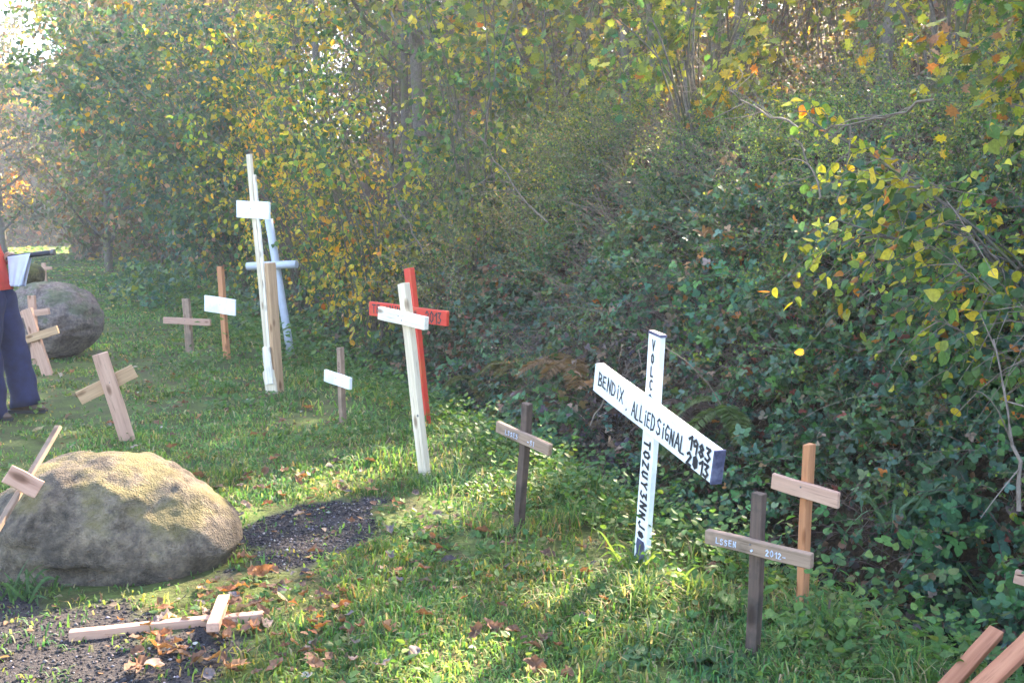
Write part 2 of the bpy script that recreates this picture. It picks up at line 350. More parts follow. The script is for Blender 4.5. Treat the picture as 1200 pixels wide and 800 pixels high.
def foliage(root, canes, per, size, tmpl, pal, mat, u0=.2, hang=0., up=.5, keep=.06, name='leaves', rad=.004, twig_mat=None, stem_name='canes', face=.5, twig_keep=1):
    """leaves along canes + the canes themselves, as two parts of a plant"""
    canes = canes[sun_keep(canes[:, canes.shape[1] // 2], .2)]
    q, t = on_canes(canes, per, u0); n = len(q)
    D = norm(t * .5 + rng.normal(0, .75, (n, 3)) + np.array([0, 0, -hang]))
    N = norm(OUT * face + np.array([0, 0, up]) + rng.normal(0, .45, (n, 3)))
    k = sun_keep(q, keep)
    col = palette(n, PAL[pal] if isinstance(pal, str) else pal)
    cl = vnoise(q * 2.3, 91); cl2 = vnoise(q * 5.0 + 7, 92)
    cl3 = vnoise(q * .85 + 3, 93); k &= ~((vnoise(q * 1.7 + 11, 97) < .27) & (rng.random(n) < .85))
    col = col * (.62 + .95 * cl)[:, None] * (1 + np.clip(cl3 - .5, -.5, .5)[:, None] * np.array([.9, .25, -.2])); col = col * (1 + (cl2 - .5)[:, None] * np.array([.5, .12, -.5]))
    sz = size * rng.uniform(.5, 1.2, n) * (.75 + .5 * cl2)
    V, T, c = leaf_set(q[k], D[k], N[k], sz[k], tmpl, col[k])
    tp = stem_name
    R = np.broadcast_to(np.linspace(1, .35, canes.shape[1])[None], canes.shape[:2]) * rad * rng.uniform(.6, 1.3, (len(canes), 1))
    V2, Q2 = tubes(canes, R)
    raw_obj(tp, V2, Q2, twig_mat or M_CANE, root, None, True)
    raw_obj(name, V, T, mat, root, c, False, 'stuff')
    return root
def thicket(name, label, t0, t1, s0, s1, n, L, per, size, tmpl, pal, mat, droop=.45, outw=.6, upw=.8, cat='bush', group=None, **kw):
    s = rng.uniform(s0, s1, n); t = rng.uniform(t0, t1, n); x, y = xy(s, t); R = np.stack([x, y, ground_z(x, y)], 1)
    D = norm(OUT * outw + np.array([0, 0, upw]) + rng.normal(0, .42, (n, 3)))
    cx, cy = xy((s0 + s1) / 2, (t0 + t1) / 2)
    root = empty(name, (float(cx), float(cy), gz(cx, cy)), label, cat, group)
    LL = L * rng.uniform(.5, 1.25, n) * (.45 + 1.05 * vnoise(R * 1.7, 31))
    return foliage(root, bezier_canes(R, D, LL, droop), per, size, tmpl, pal, mat, **kw)
def shrub(name, label, base, H, R, n_stem, n_twig, per, size, tmpl, pal, mat, lean=(0, 0), cat='bush', group=None, twigL=.6, droop=.35, stem_r=.018, low=.2, **kw):
    base = np.array([base[0], base[1], gz(base[0], base[1]) - .05])
    root = empty(name, tuple(base), label, cat, group)
    a = rng.uniform(0, 2 * math.pi, n_stem); r = R * np.sqrt(rng.random(n_stem)); h = H * rng.uniform(.55, 1.0, n_stem)
    tip = base + np.stack([np.cos(a) * r + lean[0], np.sin(a) * r + lean[1], h], 1)
    u = np.linspace(0, 1, 7)[None, :, None]
    b0 = base + np.stack([np.cos(a) * .12, np.sin(a) * .12, np.zeros(n_stem)], 1)
    S = b0[:, None] + (tip - b0)[:, None] * np.stack([u ** 1.5, u ** 1.5, u ** .85], -1)[..., 0, :]
    S = S + rng.normal(0, .03 * H, (n_stem, 1, 3)) * np.sin(u * math.pi * 1.3)
    Rr = np.broadcast_to(np.linspace(1, .3, 7)[None], (n_stem, 7)) * stem_r * rng.uniform(.5, 1.3, (n_stem, 1))
    V, Q = tubes(S, Rr, 5); raw_obj('stem', V, Q, M_BARK, root, None, True)
    q, t = on_canes(S, max(1, n_twig // n_stem), low); m = len(q)
    ctr = base + np.array([lean[0], lean[1], H * .5])
    D = norm(norm(q - ctr) * .7 + t * .3 + rng.normal(0, .55, (m, 3)))
    tw = bezier_canes(q, D, twigL * rng.uniform(.5, 1.3, m), droop, 5)
    return foliage(root, tw, per, size, tmpl, pal, mat, stem_name='twigs', twig_mat=M_TWIG, **kw)

# ------------------------------------------------------------------ the bank: one thicket after another along the ditch
B = dict(mat=M_GLOSS, tmpl=TRI, pal='bramble')
def bramble(label, t0, t1, s0, s1, n, L=.75, per=14, size=.085, **kw):
    a = dict(B); a.update(kw); n = int(n * 1.45); per = int(per * 1.2); size *= .76; return thicket('bramble_bush', label, t0, t1, s0, s1, n, L, per, size, cat='bramble', group='brambles on the bank', **a)
bramble('glossy blue-green bramble mound at the right edge above the ditch', -.8, 1.2, .8, 1.8, 190, per=13, size=.085)
bramble('dense bramble with small bluish leaves above the black ditch water', 1.2, 2.5, .85, 1.7, 180, size=.075, L=.6)
bramble('dark bramble behind the orange pine cross', 2.5, 3.7, .5, 1.6, 170, size=.08)
bramble('shaded bramble with dead stems behind the lettered white cross', 3.7, 5.2, .6, 1.6, 120, per=8, size=.085, pal=[(G_DARK, 3), (G_BLUE, 1.5), (G_BRN, 2.5), (G_PINK, .7), ((.07, .04, .045), 3)])
bramble('low dark bramble behind the small dark brown cross', 5.2, 7.2, .6, 1.7, 170, per=12, size=.09)
bramble('deep green bramble behind the red cross', 7.2, 9.6, .5, 1.8, 170, per=12, size=.095, pal=[(G_DARK, 4), (G_BLUE, 2), (G_BRN, 1.6), (G_RED, .25)])
bramble('dark ivy-like bramble at the foot of the yellow hazel', 9.6, 13.5, .0, 1.5, 260, per=12, size=.105, L=.9)
bramble('bluish bramble at the foot of the hedge beside the grey pipe cross', 13.5, 19, -.3, 1.4, 240, per=12, size=.13, L=1.2)
bramble('far low bramble where the hedge meets the lane', 19, 30, -1.6, 1.2, 320, per=11, size=.17, L=1.4, pal=[(G_MID, 3), (G_BLUE, 3), (G_LIME, 1)])
bramble('broad bramble slope with mixed yellow leaves at the right edge', -.6, 1.6, 1.6, 2.9, 190, per=13, size=.085, pal=[(G_DARK, 2), (G_BLUE, 4), (G_MID, 3), (G_LIME, .7), (G_GOLD, .25), (G_ORG, .2)])
bramble('bramble slope with orange leaves below the twiggy branches', 1.6, 3.4, 1.5, 2.8, 200, per=13, size=.08)
bramble('bramble slope with salmon dead leaves above the lettered white cross', 3.4, 5.2, 1.5, 2.8, 220, per=13, size=.085, pal=[(G_DARK, 3), (G_BLUE, 3), (G_MID, 3), (G_ORG, .35), (G_PINK, .6), (G_OLIVE, 1)])
bramble('mid green bramble in the middle of the bank', 5.2, 7.4, 1.5, 2.8, 240, per=13, size=.085, pal=[(G_DARK, 2.5), (G_BLUE, 3), (G_MID, 4), (G_ORG, .2), (G_OLIVE, 1)])
bramble('bramble with thin grey stems above the red cross', 7.4, 10, 1.5, 3.0, 220, per=12, size=.09)
bramble('shady bramble inside the hedge behind the yellow hazel', 10, 16, 1.3, 3.2, 280, per=11, size=.12, L=1.1)
TN = dict(tmpl=OV2, mat=M_LEAF, droop=.3, rad=.0035, twig_mat=M_TWIG)
def tiny(label, t0, t1, s0, s1, n, L=1.1, per=46, size=.03, pal='tiny', **kw):
    a = dict(TN); a.update(kw); return thicket('twiggy_shrub', label, t0, t1, s0, s1, n, L, per, size, pal=pal, cat='shrub', group='small-leaved shrubs on the bank', **a)
tiny('grey twiggy shrub with tiny leaves at the upper right', -.4, 2.2, 2.6, 4.6, 380, L=1.5)
tiny('olive small-leaved shrub on the bank under the two tree trunks', 2.2, 4.4, 2.5, 4.3, 420, L=1.1, pal='pale')
tiny('pale green small-leaved shrub above the middle of the bank', 4.4, 6.8, 2.4, 4.2, 440, L=1.15, pal='pale')
tiny('yellowish small-leaved shrub left of the pale green one', 6.8, 9.2, 2.2, 4.2, 400, L=1.4, pal='pale', size=.034)
tiny('grey-brown honeysuckle tangle right of the yellow hazel', 8.2, 11.2, .9, 3.2, 520, L=1.7, per=52, size=.034, outw=.5, upw=1.0)
tiny('grey honeysuckle tangle rising behind the red cross', 6.2, 8.4, 1.6, 3.0, 300, L=1.2, per=44, size=.032)
tiny('olive shrub on top of the bank in front of the thin trunks', 9.2, 14, 2.6, 5.0, 480, L=1.6, per=44, size=.05, pal='pale')
tiny('brownish shrub high in the right corner of the bank', -1.0, 2.5, 4.6, 7.0, 420, L=2.4, per=44, size=.04, pal=[(G_GREY, 3), (G_OLIVE, 3), (G_BRN, 1.5), (G_MID, 1), (G_GOLD, .3)])
tiny('loose shrub at the wood edge between the trunks', 2.5, 6.5, 4.8, 7.0, 170, L=1.1, per=40, size=.04, pal='pale')

tiny('fine-leaved twigs growing through the brambles at the right', .2, 2.4, .9, 2.6, 150, L=.95, per=34, size=.03, pal=[(G_OLIVE, 3), (G_MID, 2), (G_LIME, 1.2), (G_BRN, .6)])
tiny('fine olive twigs growing through the brambles above the white cross', 2.4, 4.6, 1.3, 2.8, 330, L=.95, per=36, size=.03, pal=[(G_OLIVE, 3), (G_MID, 2), (G_LIME, 1.6), (G_BRN, .6)])
tiny('fine olive twigs growing through the brambles right of the red cross', 4.6, 7.0, 1.0, 2.6, 330, L=.95, per=34, size=.03, pal=[(G_OLIVE, 3), (G_GREY, 2.5), (G_MID, 2), (G_LIME, .8), (G_PINK, .5)])
DEADC = [((.10, .075, .08), 3), ((.16, .11, .10), 2), (G_BRN, 1.5), (G_OLIVE, .6)]
tiny('bare purplish dead stems at the foot of the bank behind the white cross', 3.0, 4.7, .5, 1.5, 260, L=.7, per=12, size=.035, pal=DEADC, droop=.8, outw=.9)
tiny('bare brown dead stems at the foot of the bank right of the red cross', 4.7, 7.6, .7, 1.6, 300, L=.8, per=14, size=.035, pal=DEADC, droop=.7)
AC = [((.075, .18, .075), 3), ((.06, .15, .085), 3), ((.11, .20, .05), 1)]
for lb, px, py, n_, pl_ in (('light teal bramble spray in the middle of the bank', 690, 285, 26, AC), ('bright green bramble spray left of the middle of the bank', 620, 250, 20, AC), ('fresh green bramble spray above the dark hollow', 815, 355, 22, AC), ('teal bramble spray at the right of the bank', 930, 345, 22, AC),
                            ('salmon-leaved bramble spray above the lettered white cross', 880, 300, 12, [(G_PINK, 3), (G_ORG, 1.2), ((.36, .20, .12), 2)]), ('orange-leaved bramble spray in the middle of the bank', 665, 222, 6, [(G_ORG, 3), (G_PINK, 1)]), ('salmon-leaved spray below the twiggy shrubs', 855, 208, 8, [(G_PINK, 3), ((.38, .2, .12), 2)]), ('light green bramble spray at the foot of the red cross', 560, 455, 24, AC), ('light green bramble spray beside the short dark cross', 690, 520, 30, AC), ('bright bramble spray hanging over the ditch at the right', 1115, 605, 20, AC)):
    h_ = hit(px, py) + OUT * .12; s_, t_ = st(h_[0], h_[1]); thicket('bramble_spray', lb, t_ - .3, t_ + .3, s_ - .16, s_ + .16, n_, .8, 13, .085, TRI, pl_, M_LEAF, .55, .9, .9, 'bramble', 'bramble sprays standing out of the bank')
def ivy_carpet():
    n = 60000; s = rng.uniform(.55, 6.5, n); t = -1.2 + 17 * rng.random(n) ** 1.25; x, y = xy(s, t); P = np.stack([x, y, ground_z(x, y) + .02 + .16 * rng.random(n) ** 2], 1)
    N = norm(OUT * .55 + np.array([0, 0, .7]) + rng.normal(0, .35, (n, 3))); D = norm(rng.normal(0, 1, (n, 3)) + OUT * .4 - np.array([0, 0, .5])); cl = vnoise(P * 1.9, 95)
    V, T, c = leaf_set(P, D, N, .055 * rng.uniform(.5, 1.3, n), OV8, palette(n, [(G_DARK, 3), (G_BLUE, 3), (G_MID, 1.5), (G_BRN, 2.2), ((.07, .045, .04), 2)]) * (.6 + .8 * cl)[:, None])
    tag(raw_obj('ivy', V, T, M_GLOSS, None, c), 'carpet of ivy and dead leaves covering the soil of the bank', None, None, 'stuff')
ivy_carpet()
# hazels and other tall shrubs
HZ = dict(size=.085, tmpl=OV8, pal='hazel', mat=M_LEAF, hang=.8, droop=.5)
def hz(label, s, t, H, R, ns, ntw, per, **kw):
    a = dict(HZ); a.update(kw); nm = a.pop('nm', 'hazel_shrub'); x, y = xy(s, t)
    return shrub(nm, label, (float(x), float(y)), H, R, ns, ntw, per, cat='shrub', group='tall shrubs of the hedge', **a)
hz('hazel with hanging yellow leaves behind the tall pale cross', .6, 11.0, 5.0, 1.7, 16, 520, 13, lean=(-.65, -.3))
hz('hazel half turned yellow beside the small white-barred cross', .7, 13.6, 5.6, 1.8, 16, 480, 13, lean=(-1.0, -.5))
hz('yellow hazel reaching towards the top left of the hedge', .8, 16.6, 6.2, 2.0, 16, 460, 12, lean=(-1.2, -.4), size=.1)
hz('greener hazel between the yellow one and the grey tangle', 1.5, 9.3, 4.6, 1.2, 12, 260, 12, lean=(-.4, -.3), pal=[(G_MID, 3), (G_DARK, 2), (G_OLIVE, 2), (G_YEL, .8), (G_LIME, .8)])
hz('tall blue-green shrub with layered sprays at the left of the hedge', .3, 20.5, 7.0, 2.2, 18, 1000, 13, lean=(-1.9, -.8), nm='laurel_shrub', size=.125, pal='bluegrn', hang=.2, droop=.25, twigL=.9)
hz('blue-green shrub with brown twigs leaning over the lane', .1, 25.5, 8.2, 2.6, 18, 1000, 12, lean=(-1.5, -.8), nm='laurel_shrub', size=.15, pal='bluegrn', hang=.2, droop=.25, twigL=1.1)
hz('brown-leaved shrub at the far end of the hedge', -.2, 33, 8.0, 2.8, 16, 700, 12, lean=(-1.0, -.6), nm='beech_shrub', size=.16, pal='far', twigL=1.3, hang=.1)
hz('hazel branch with big yellow leaves at the right edge', 1.9, 1.35, 1.35, 1.0, 14, 420, 9, lean=(-.45, -.2), size=.062, tmpl=RND, pal=[(G_LIME, 3), (G_YEL, 2.4), (G_GOLD, .7), (G_MID, 2.6), (G_BLUE, 1.5), (G_ORG, .35)], hang=.5, low=.35, stem_r=.012, twigL=.5)
hz('bluish-leaved hazel shoots below the yellow branch at the right edge', 1.4, .5, 1.2, 1.0, 12, 300, 9, lean=(-.25, -.1), size=.058, tmpl=RND, pal=[(G_BLUE, 4), (G_MID, 3), (G_LIME, 1.2), (G_YEL, .6), (G_ORG, .2)], hang=.4, low=.3, stem_r=.010, twigL=.45)
hz('young oak with lobed yellow and orange leaves in the upper right corner', 2.7, 1.4, 2.0, 1.1, 14, 380, 9, lean=(-.55, -.25), nm='oak_sapling', size=.078, tmpl=LOB, pal='oak', mat=M_LEAF, hang=.3, low=.4, stem_r=.013, twigL=.5)
hz('maple with lime and yellow leaves on the bank top in the middle', 3.4, 7.6, 3.0, 1.3, 9, 150, 8, lean=(-.3, -.3), nm='maple_sapling', size=.13, tmpl=LOB, pal='wood', hang=.3, low=.3)
hz('lime-leaved maple at the wood edge right of the middle', 4.8, 5.2, 3.4, 1.5, 9, 200, 9, lean=(-.3, -.3), nm='maple_sapling', size=.12, tmpl=LOB, pal='wood', hang=.3, low=.25)
hz('yellow and lime maple at the wood edge left of the middle', 4.6, 9.4, 4.0, 1.6, 10, 260, 9, lean=(-.3, -.3), nm='maple_sapling', size=.13, tmpl=LOB, pal='wood', hang=.3, low=.25)
hz('maple with yellow leaves behind the honeysuckle tangle', 3.4, 11.5, 4.2, 1.7, 10, 220, 9, lean=(-.4, -.3), nm='maple_sapling', size=.14, tmpl=LOB, pal='wood', hang=.3, low=.3)

# ------------------------------------------------------------------ the wood: trunks, crowns
def tree(name, label, base, H, girth, lean=(0, 0), crownR=1.8, n_limb=9, n_twig=200, per=10, size=.12, pal='wood', clear=.35, group='trees in the wood on the bank', ivy=0, keep=.04, tmpl=OV2):
    b = np.array([base[0], base[1], gz(base[0], base[1]) - .1])
    if group.startswith('slim') and (~sun_keep(b + np.linspace(.15, .8, 40)[:, None] * np.array([lean[0], lean[1], H]), -1)).mean() > .04: return None   # left out, its trunk would shade a sun spot
    root = empty(name, tuple(b), label, 'tree', group)
    u = np.linspace(0, 1, 9); top = np.array([lean[0], lean[1], H])
    P = b + u[:, None] * top + np.stack([np.sin(u * 5 + base[0]) * .07 * H * .12, np.cos(u * 4 + base[1] * 3) * .06 * H * .12, u * 0], 1)
    V, Q = tubes(P[None], (girth * (1 - .8 * u) + .25 * girth * np.exp(-u * 25))[None], 8)
    raw_obj('trunk', V, Q, M_BARK, root, None, True)
    ul = rng.uniform(clear, .97, n_limb); i = (ul * 8).astype(int); f = ul * 8 - i; q = P[i] * (1 - f[:, None]) + P[np.minimum(i + 1, 8)] * f[:, None]
    a = rng.uniform(0, 6.283, n_limb); D = norm(np.stack([np.cos(a), np.sin(a), rng.uniform(.5, 1.3, n_limb)], 1))
    Lb = crownR * (1.25 - .6 * ul) * rng.uniform(.7, 1.3, n_limb); Lm = bezier_canes(q, D, Lb, .1, 7, .06); kk = sun_keep(Lm[:, 3], .2); kk[0] = True; Lm, ul = Lm[kk], ul[kk]; n_limb = len(ul)
    V, Q = tubes(Lm, girth * .42 * np.linspace(1, .25, 7)[None] * (1.1 - .6 * ul[:, None]), 5); raw_obj('limb', V, Q, M_BARK, root, None, True)
    q, t = on_canes(Lm, max(1, n_twig // n_limb), .25); D = norm(t * .5 + rng.normal(0, .7, (len(q), 3)) + np.array([0, 0, .1]))
    tw = bezier_canes(q, D, crownR * .38 * rng.uniform(.5, 1.3, len(q)), .25, 4)
    foliage(root, tw, per, size, tmpl, pal, M_LEAF, .15, .4, .6, keep, 'crown', .005, M_TWIG, 'twigs')
    return root
def base_px(px, py): h = hit(px, py); return (h[0], h[1])
def base_st(s, t): x, y = xy(s, t); return (float(x), float(y))
SEEN = [(868, 108, 11.5, .14, (.1, -.2), 'grey-green trunk standing nearest the bank edge'), (838, 82, 11, .12, (-.5, .2), 'dark trunk left of the grey-green one'),
        (771, 70, 10, .07, (.3, 0), 'very thin dark trunk in the wood'), (700, 62, 10.5, .085, (.2, .3), 'thin upright trunk above the pale shrubs'),
        (722, 60, 10, .09, (-.2, .2), 'mossy thin trunk beside a maple'), (655, 90, 9.5, .08, (-1.8, .4), 'slanting dark trunk leaning left over the bank'),
        (812, 66, 9.5, .045, (.5, .2), 'forked thin trunk between two thicker ones'), (905, 92, 10, .05, (.6, .3), 'thin trunk right of the grey-green one'),
        (545, 40, 9.5, .05, (.1, .3), 'thin pale trunk above the honeysuckle tangle'), (632, 55, 10, .05, (.1, .3), 'thin trunk left of the slanting one'),
        (748, 62, 10, .035, (-.3, .3), 'pole-thin stem in the middle of the wood'), (955, 60, 10, .05, (-.5, .3), 'thin leaning trunk at the right of the wood')]
for px, py, H, g_, ln, lb in SEEN:
    tree('ash_tree', lb, base_px(px, py), H, g_, ln, 2.0, 10, 220, 10, .13)
k = 0
for t in np.arange(-1, 44, 2.3):                       # the deeper rows of the wood
    for s in (9.5, 14.0, 20.0):
        tt = t + rng.uniform(-.9, .9); ss = s + rng.uniform(-1.6, 1.6); k += 1
        tree('ash_tree', 'slim autumn tree added deeper in the wood to shade lawn and boulder', base_st(ss, tt), rng.uniform(11, 16), rng.uniform(.05, .11), tuple(rng.normal(0, .5, 2)), 2.5, 11, 230, 10, .19,
             [(G_LIME, 2.0), (G_YEL, 1.4), (G_OLIVE, 2), (G_GREY, 2), (G_BRN, 1.2), (G_GOLD, .6), (G_PINK, .6)], .15, 'slim trees deeper in the wood')
for s_, t in ((7.5, 9.0), (8.2, 11.2), (10.5, 12.6), (7.2, 13.6), (9.4, 15.2), (11.5, 10.2), (8.0, 17.5), (11.0, 18.5)):  # extra trees added so their crowns shade the boulder and back lawn
    tree('ash_tree', 'slim autumn tree added deeper in the wood to shade lawn and boulder', base_st(s_, t), 15 + rng.uniform(-1, 1.5), .09, tuple(rng.normal(0, .4, 2)), 2.6, 13, 420, 11, .2, 'wood', .42, 'slim trees deeper in the wood')
for t in np.arange(-4, 24, 2.0):                       # scrub under the trees
    x, y = xy(13 + rng.uniform(-2, 2), t + 1.0)
    shrub('undergrowth_shrub', 'brown and lime undergrowth shrub between the trunks', (float(x), float(y)), 3.6, 1.5, 9, 130, 16, .085, OV2,
          [(G_GREY, 3), (G_BRN, 2), (G_PINK, 1), (G_LIME, 1.5), (G_YEL, .8), (G_OLIVE, 2)], M_LEAF, cat='shrub', group='undergrowth between the trunks', twigL=.9)
# the far wood that closes the view behind the trunks: one mass nobody could count
def wood_mass(label, s0, s1, t0, t1, h, n, size, pal, z0=0.):
    s = rng.uniform(s0, s1, n); t = rng.uniform(t0, t1, n); x, y = xy(s, t); g = ground_z(x, y); z = g + z0 + (h - z0) * rng.random(n) ** 1.1
    P = np.stack([x, y, z], 1); k = vnoise(P * np.array([.55, .55, .4]), 81) > .24; P = P[k]; k = sun_keep(P, .05); P = P[k]; m = len(P); D = rng.normal(0, 1, (m, 3)); D[:, 2] -= .4
    V, T, c = leaf_set(P, D, rng.normal(0, 1, (m, 3)) + OUT, size * rng.uniform(.5, 1.3, m), OV2, palette(m, pal)); o = raw_obj('far_wood', V, T, M_LEAF, None, c); tag(o, label, None, None, 'stuff')
    r = max(200, n // 60); s = rng.uniform(s0, s1, r); t = rng.uniform(t0, t1, r); x, y = xy(s, t); R = np.stack([x, y, ground_z(x, y) + rng.uniform(0, h * .4, r)], 1); D = norm(rng.normal(0, .25, (r, 3)) + np.array([0, 0, 1.]))
    cn = bezier_canes(R, D, h * rng.uniform(.3, .8, r), .05, 6); cn = cn[sun_keep(cn[:, 3], .1)]; V, Q = tubes(cn, np.linspace(1, .3, 6)[None] * rng.uniform(.008, .03, (len(cn), 1)), 4); tag(raw_obj('far_wood', V, Q, M_TWIG, None, None, True), 'bare stems and twigs of ' + label, None, None, 'stuff')
PW = [(G_GREY, 3), ((.20, .165, .16), 3), (G_BRN, 1.4), (G_PINK, 1.8), (G_LIME, 1.5), (G_YEL, 1.0), (G_OLIVE, 1.6), (G_GOLD, .5)]
wood_mass('dense autumn wood behind the trunks on the bank', 14, 24, -6, 26, 10.5, 120000, .17, PW)
wood_mass('dense wood further along the bank', 9, 22, 26, 60, 13, 90000, .26, PW)
wood_mass('hazy hedge and trees closing the far end of the lane', -3, 9, 52, 66, 14, 48000, .38, [(G_GREY, 3), (G_BRN, 2), (G_PINK, 2), (G_OLIVE, 2), (G_GOLD, .8)])
wood_mass('tall scrub on the far left side of the lane', -44, -12, 66, 88, 13.5, 80000, .5, [(G_GREY, 3), (G_BRN, 2), (G_OLIVE, 2.5), (G_GOLD, .9), (G_PINK, 1.2)])
wood_mass('pale far trees where the lane bends out of sight', -16, 0, 92, 108, 15, 50000, .6, [(G_GREY, 3), (G_BRN, 1.5), (G_OLIVE, 2.5), (G_GOLD, 1.2), (G_PINK, 1)])
for k_, t in enumerate(np.arange(21, 60, 4.2)):
    tree('hedgerow_tree', 'tall hedgerow tree standing in the hedge further down the lane', base_st(2.5 + 4 * rng.random(), t), rng.uniform(12, 15.5), rng.uniform(.1, .16), tuple(rng.normal(0, .4, 2)), 3.0, 14, 420, 11, .2, [(G_LIME, 1.5), (G_YEL, 1.5), (G_OLIVE, 2.5), (G_GREY, 2), (G_MID, 2), (G_GOLD, .8), (G_PINK, .5)], .12, 'hedgerow trees down the lane')
# far end of the lane
for (x, y, H, g_, pal, lb) in [(-17, 44, 11, .16, 'far', 'hazy brown tree at the end of the lane'), (-22.5, 55, 13, .18, 'far', 'tall hazy tree at the far left end of the lane'),
                          (-31, 62, 12, .18, [(G_GOLD, 3), (G_ORG, 2), (G_OLIVE, 2), (G_BRN, 2)], 'pale golden tree beyond the lane at the left edge'), (-14.5, 38, 9, .14, 'far', 'brown-leaved tree arching over the lane'),
                          (-29, 60, 13, .2, 'far', 'distant grey-brown tree beyond the golden one'), (-17.5, 60, 13, .2, 'far', 'distant tree closing the lane'), (-22, 66, 14, .2, 'far', 'farthest hazy tree behind the lane')]:
    tree('oak_tree', lb, (x, y), H, g_, (0, 0), 3.4, 16, 420, 11, .24, pal, .08, 'far trees at the end of the lane', keep=.5)

# ------------------------------------------------------------------ boards and crosses
def beam(name, A, Bp, width, thick, nrm, mat, parent, bow=.0, rough_end=0., bevel=.003):
    """a sawn board from A to B; its broad face looks along nrm"""
    A = np.array(A, float); Bp = np.array(Bp, float); L = np.linalg.norm(Bp - A); Z = norm(Bp - A)
    Y = norm(np.array(nrm) - (np.array(nrm) @ Z) * Z); X = np.cross(Y, Z)
    bm = bmesh.new(); n = 7; rings = []
    ph = rng.uniform(0, 6.28)
    for k in range(n):
        u = k / (n - 1); bx = bow * math.sin(u * math.pi) * L + .0015 * math.sin(ph + 9 * u); by = .0015 * math.cos(ph + 7 * u)
        r = []
        for q, (sx, sy) in enumerate(((-1, -1), (1, -1), (1, 1), (-1, 1))):
            e = rough_end * rng.uniform(-1, 1) if k in (0, n - 1) else 0
            r.append(bm.verts.new((sx * width / 2 + bx, sy * thick / 2 + by, (u - .5) * L + e)))
        rings.append(r)
    for k in range(n - 1):
        for q in range(4): bm.faces.new((rings[k][q], rings[k][(q + 1) % 4], rings[k + 1][(q + 1) % 4], rings[k + 1][q]))
    bm.faces.new(rings[0][::-1]); bm.faces.new(rings[-1])
    if bevel: bmesh.ops.bevel(bm, geom=[e for e in bm.edges], offset=bevel, segments=1, affect='EDGES', clamp_overlap=True)
    bmesh.ops.recalc_face_normals(bm, faces=bm.faces)
    o = bm_obj(name, bm, mat, parent); M = Matrix(((X[0], Y[0], Z[0], 0), (X[1], Y[1], Z[1], 0), (X[2], Y[2], Z[2], 0), (0, 0, 0, 1)))
    c = (A + Bp) / 2 - (np.array(parent.matrix_basis.translation) if parent else 0); M.translation = Vector(c); o.matrix_basis = M
    return o
GL = {  # handwritten capitals and figures as strokes in a 0.7 x 1 box
 'A': [[(0, 0), (.3, 1), (.6, 0)], [(.12, .38), (.5, .38)]], 'B': [[(.05, 0), (.05, 1), (.42, .92), (.45, .65), (.08, .52), (.5, .4), (.5, .1), (.05, 0)]],
 'C': [[(.5, .9), (.25, 1), (.05, .7), (.05, .3), (.25, 0), (.5, .1)]], 'D': [[(.05, 0), (.05, 1), (.4, .85), (.52, .5), (.4, .12), (.05, 0)]],
 'E': [[(.5, 1), (.08, .95), (.05, .05), (.5, .0)], [(.06, .5), (.42, .52)]], 'G': [[(.5, .88), (.25, 1), (.05, .6), (.15, .08), (.45, .05), (.5, .42), (.28, .42)]],
 'H': [[(.05, 0), (.05, 1)], [(.5, 0), (.5, 1)], [(.05, .5), (.5, .5)]], 'I': [[(.25, 0), (.25, .72)], [(.24, .92), (.27, 1)]], 'J': [[(.45, 1), (.45, .2), (.25, 0), (.05, .2)]],
 'L': [[(.08, 1), (.05, 0), (.5, .04)]], 'M': [[(.02, 0), (.08, 1), (.27, .35), (.47, 1), (.52, 0)]], 'N': [[(.05, 0), (.08, 1), (.48, 0), (.5, 1)]], 'O': [[(.27, 1), (.05, .75), (.05, .25), (.27, 0), (.5, .25), (.5, .75), (.27, 1)]],
 'R': [[(.05, 0), (.05, 1), (.45, .9), (.45, .6), (.08, .5), (.5, 0)]], 'S': [[(.48, .88), (.25, 1), (.06, .8), (.2, .55), (.45, .42), (.45, .12), (.22, 0), (.04, .12)]],
 'T': [[(0, 1), (.55, 1)], [(.27, 1), (.27, 0)]], 'U': [[(.05, 1), (.05, .2), (.25, 0), (.48, .2), (.5, 1)]], 'V': [[(.03, 1), (.27, 0), (.52, 1)]], 'X': [[(.03, 1), (.5, 0)], [(.5, 1), (.03, 0)]],
 'Y': [[(.03, 1), (.27, .5), (.52, 1)], [(.27, .5), (.25, 0)]], 'Z': [[(.05, 1), (.5, 1), (.05, 0), (.5, 0)]],
 '1': [[(.05, .7), (.35, 1), (.33, 0)]], '2': [[(.05, .8), (.25, 1), (.47, .75), (.05, 0), (.52, .02)]], '3': [[(.06, .95), (.45, .98), (.2, .58), (.48, .35), (.3, .02), (.04, .1)]],
 '8': [[(.27, .52), (.08, .75), (.27, 1), (.46, .75), (.27, .52), (.05, .25), (.27, 0), (.5, .25), (.27, .52)]], '9': [[(.45, .6), (.15, .5), (.08, .8), (.3, 1), (.47, .8), (.42, 0)]],
 '0': [[(.27, 1), (.05, .75), (.05, .25), (.27, 0), (.5, .25), (.5, .75), (.27, 1)]], '.': [[(.2, .0), (.3, .08)]], '-': [[(.05, .45), (.45, .45)]],
 '@': [[(.27, .95), (.08, .75), (.08, .25), (.27, .05), (.46, .25), (.46, .75), (.27, .95)], [(.16, .8), (.38, .2)], [(.38, .8), (.16, .2)], [(.27, .9), (.27, .1)], [(.14, .5), (.42, .5)]], ' ': [],
}
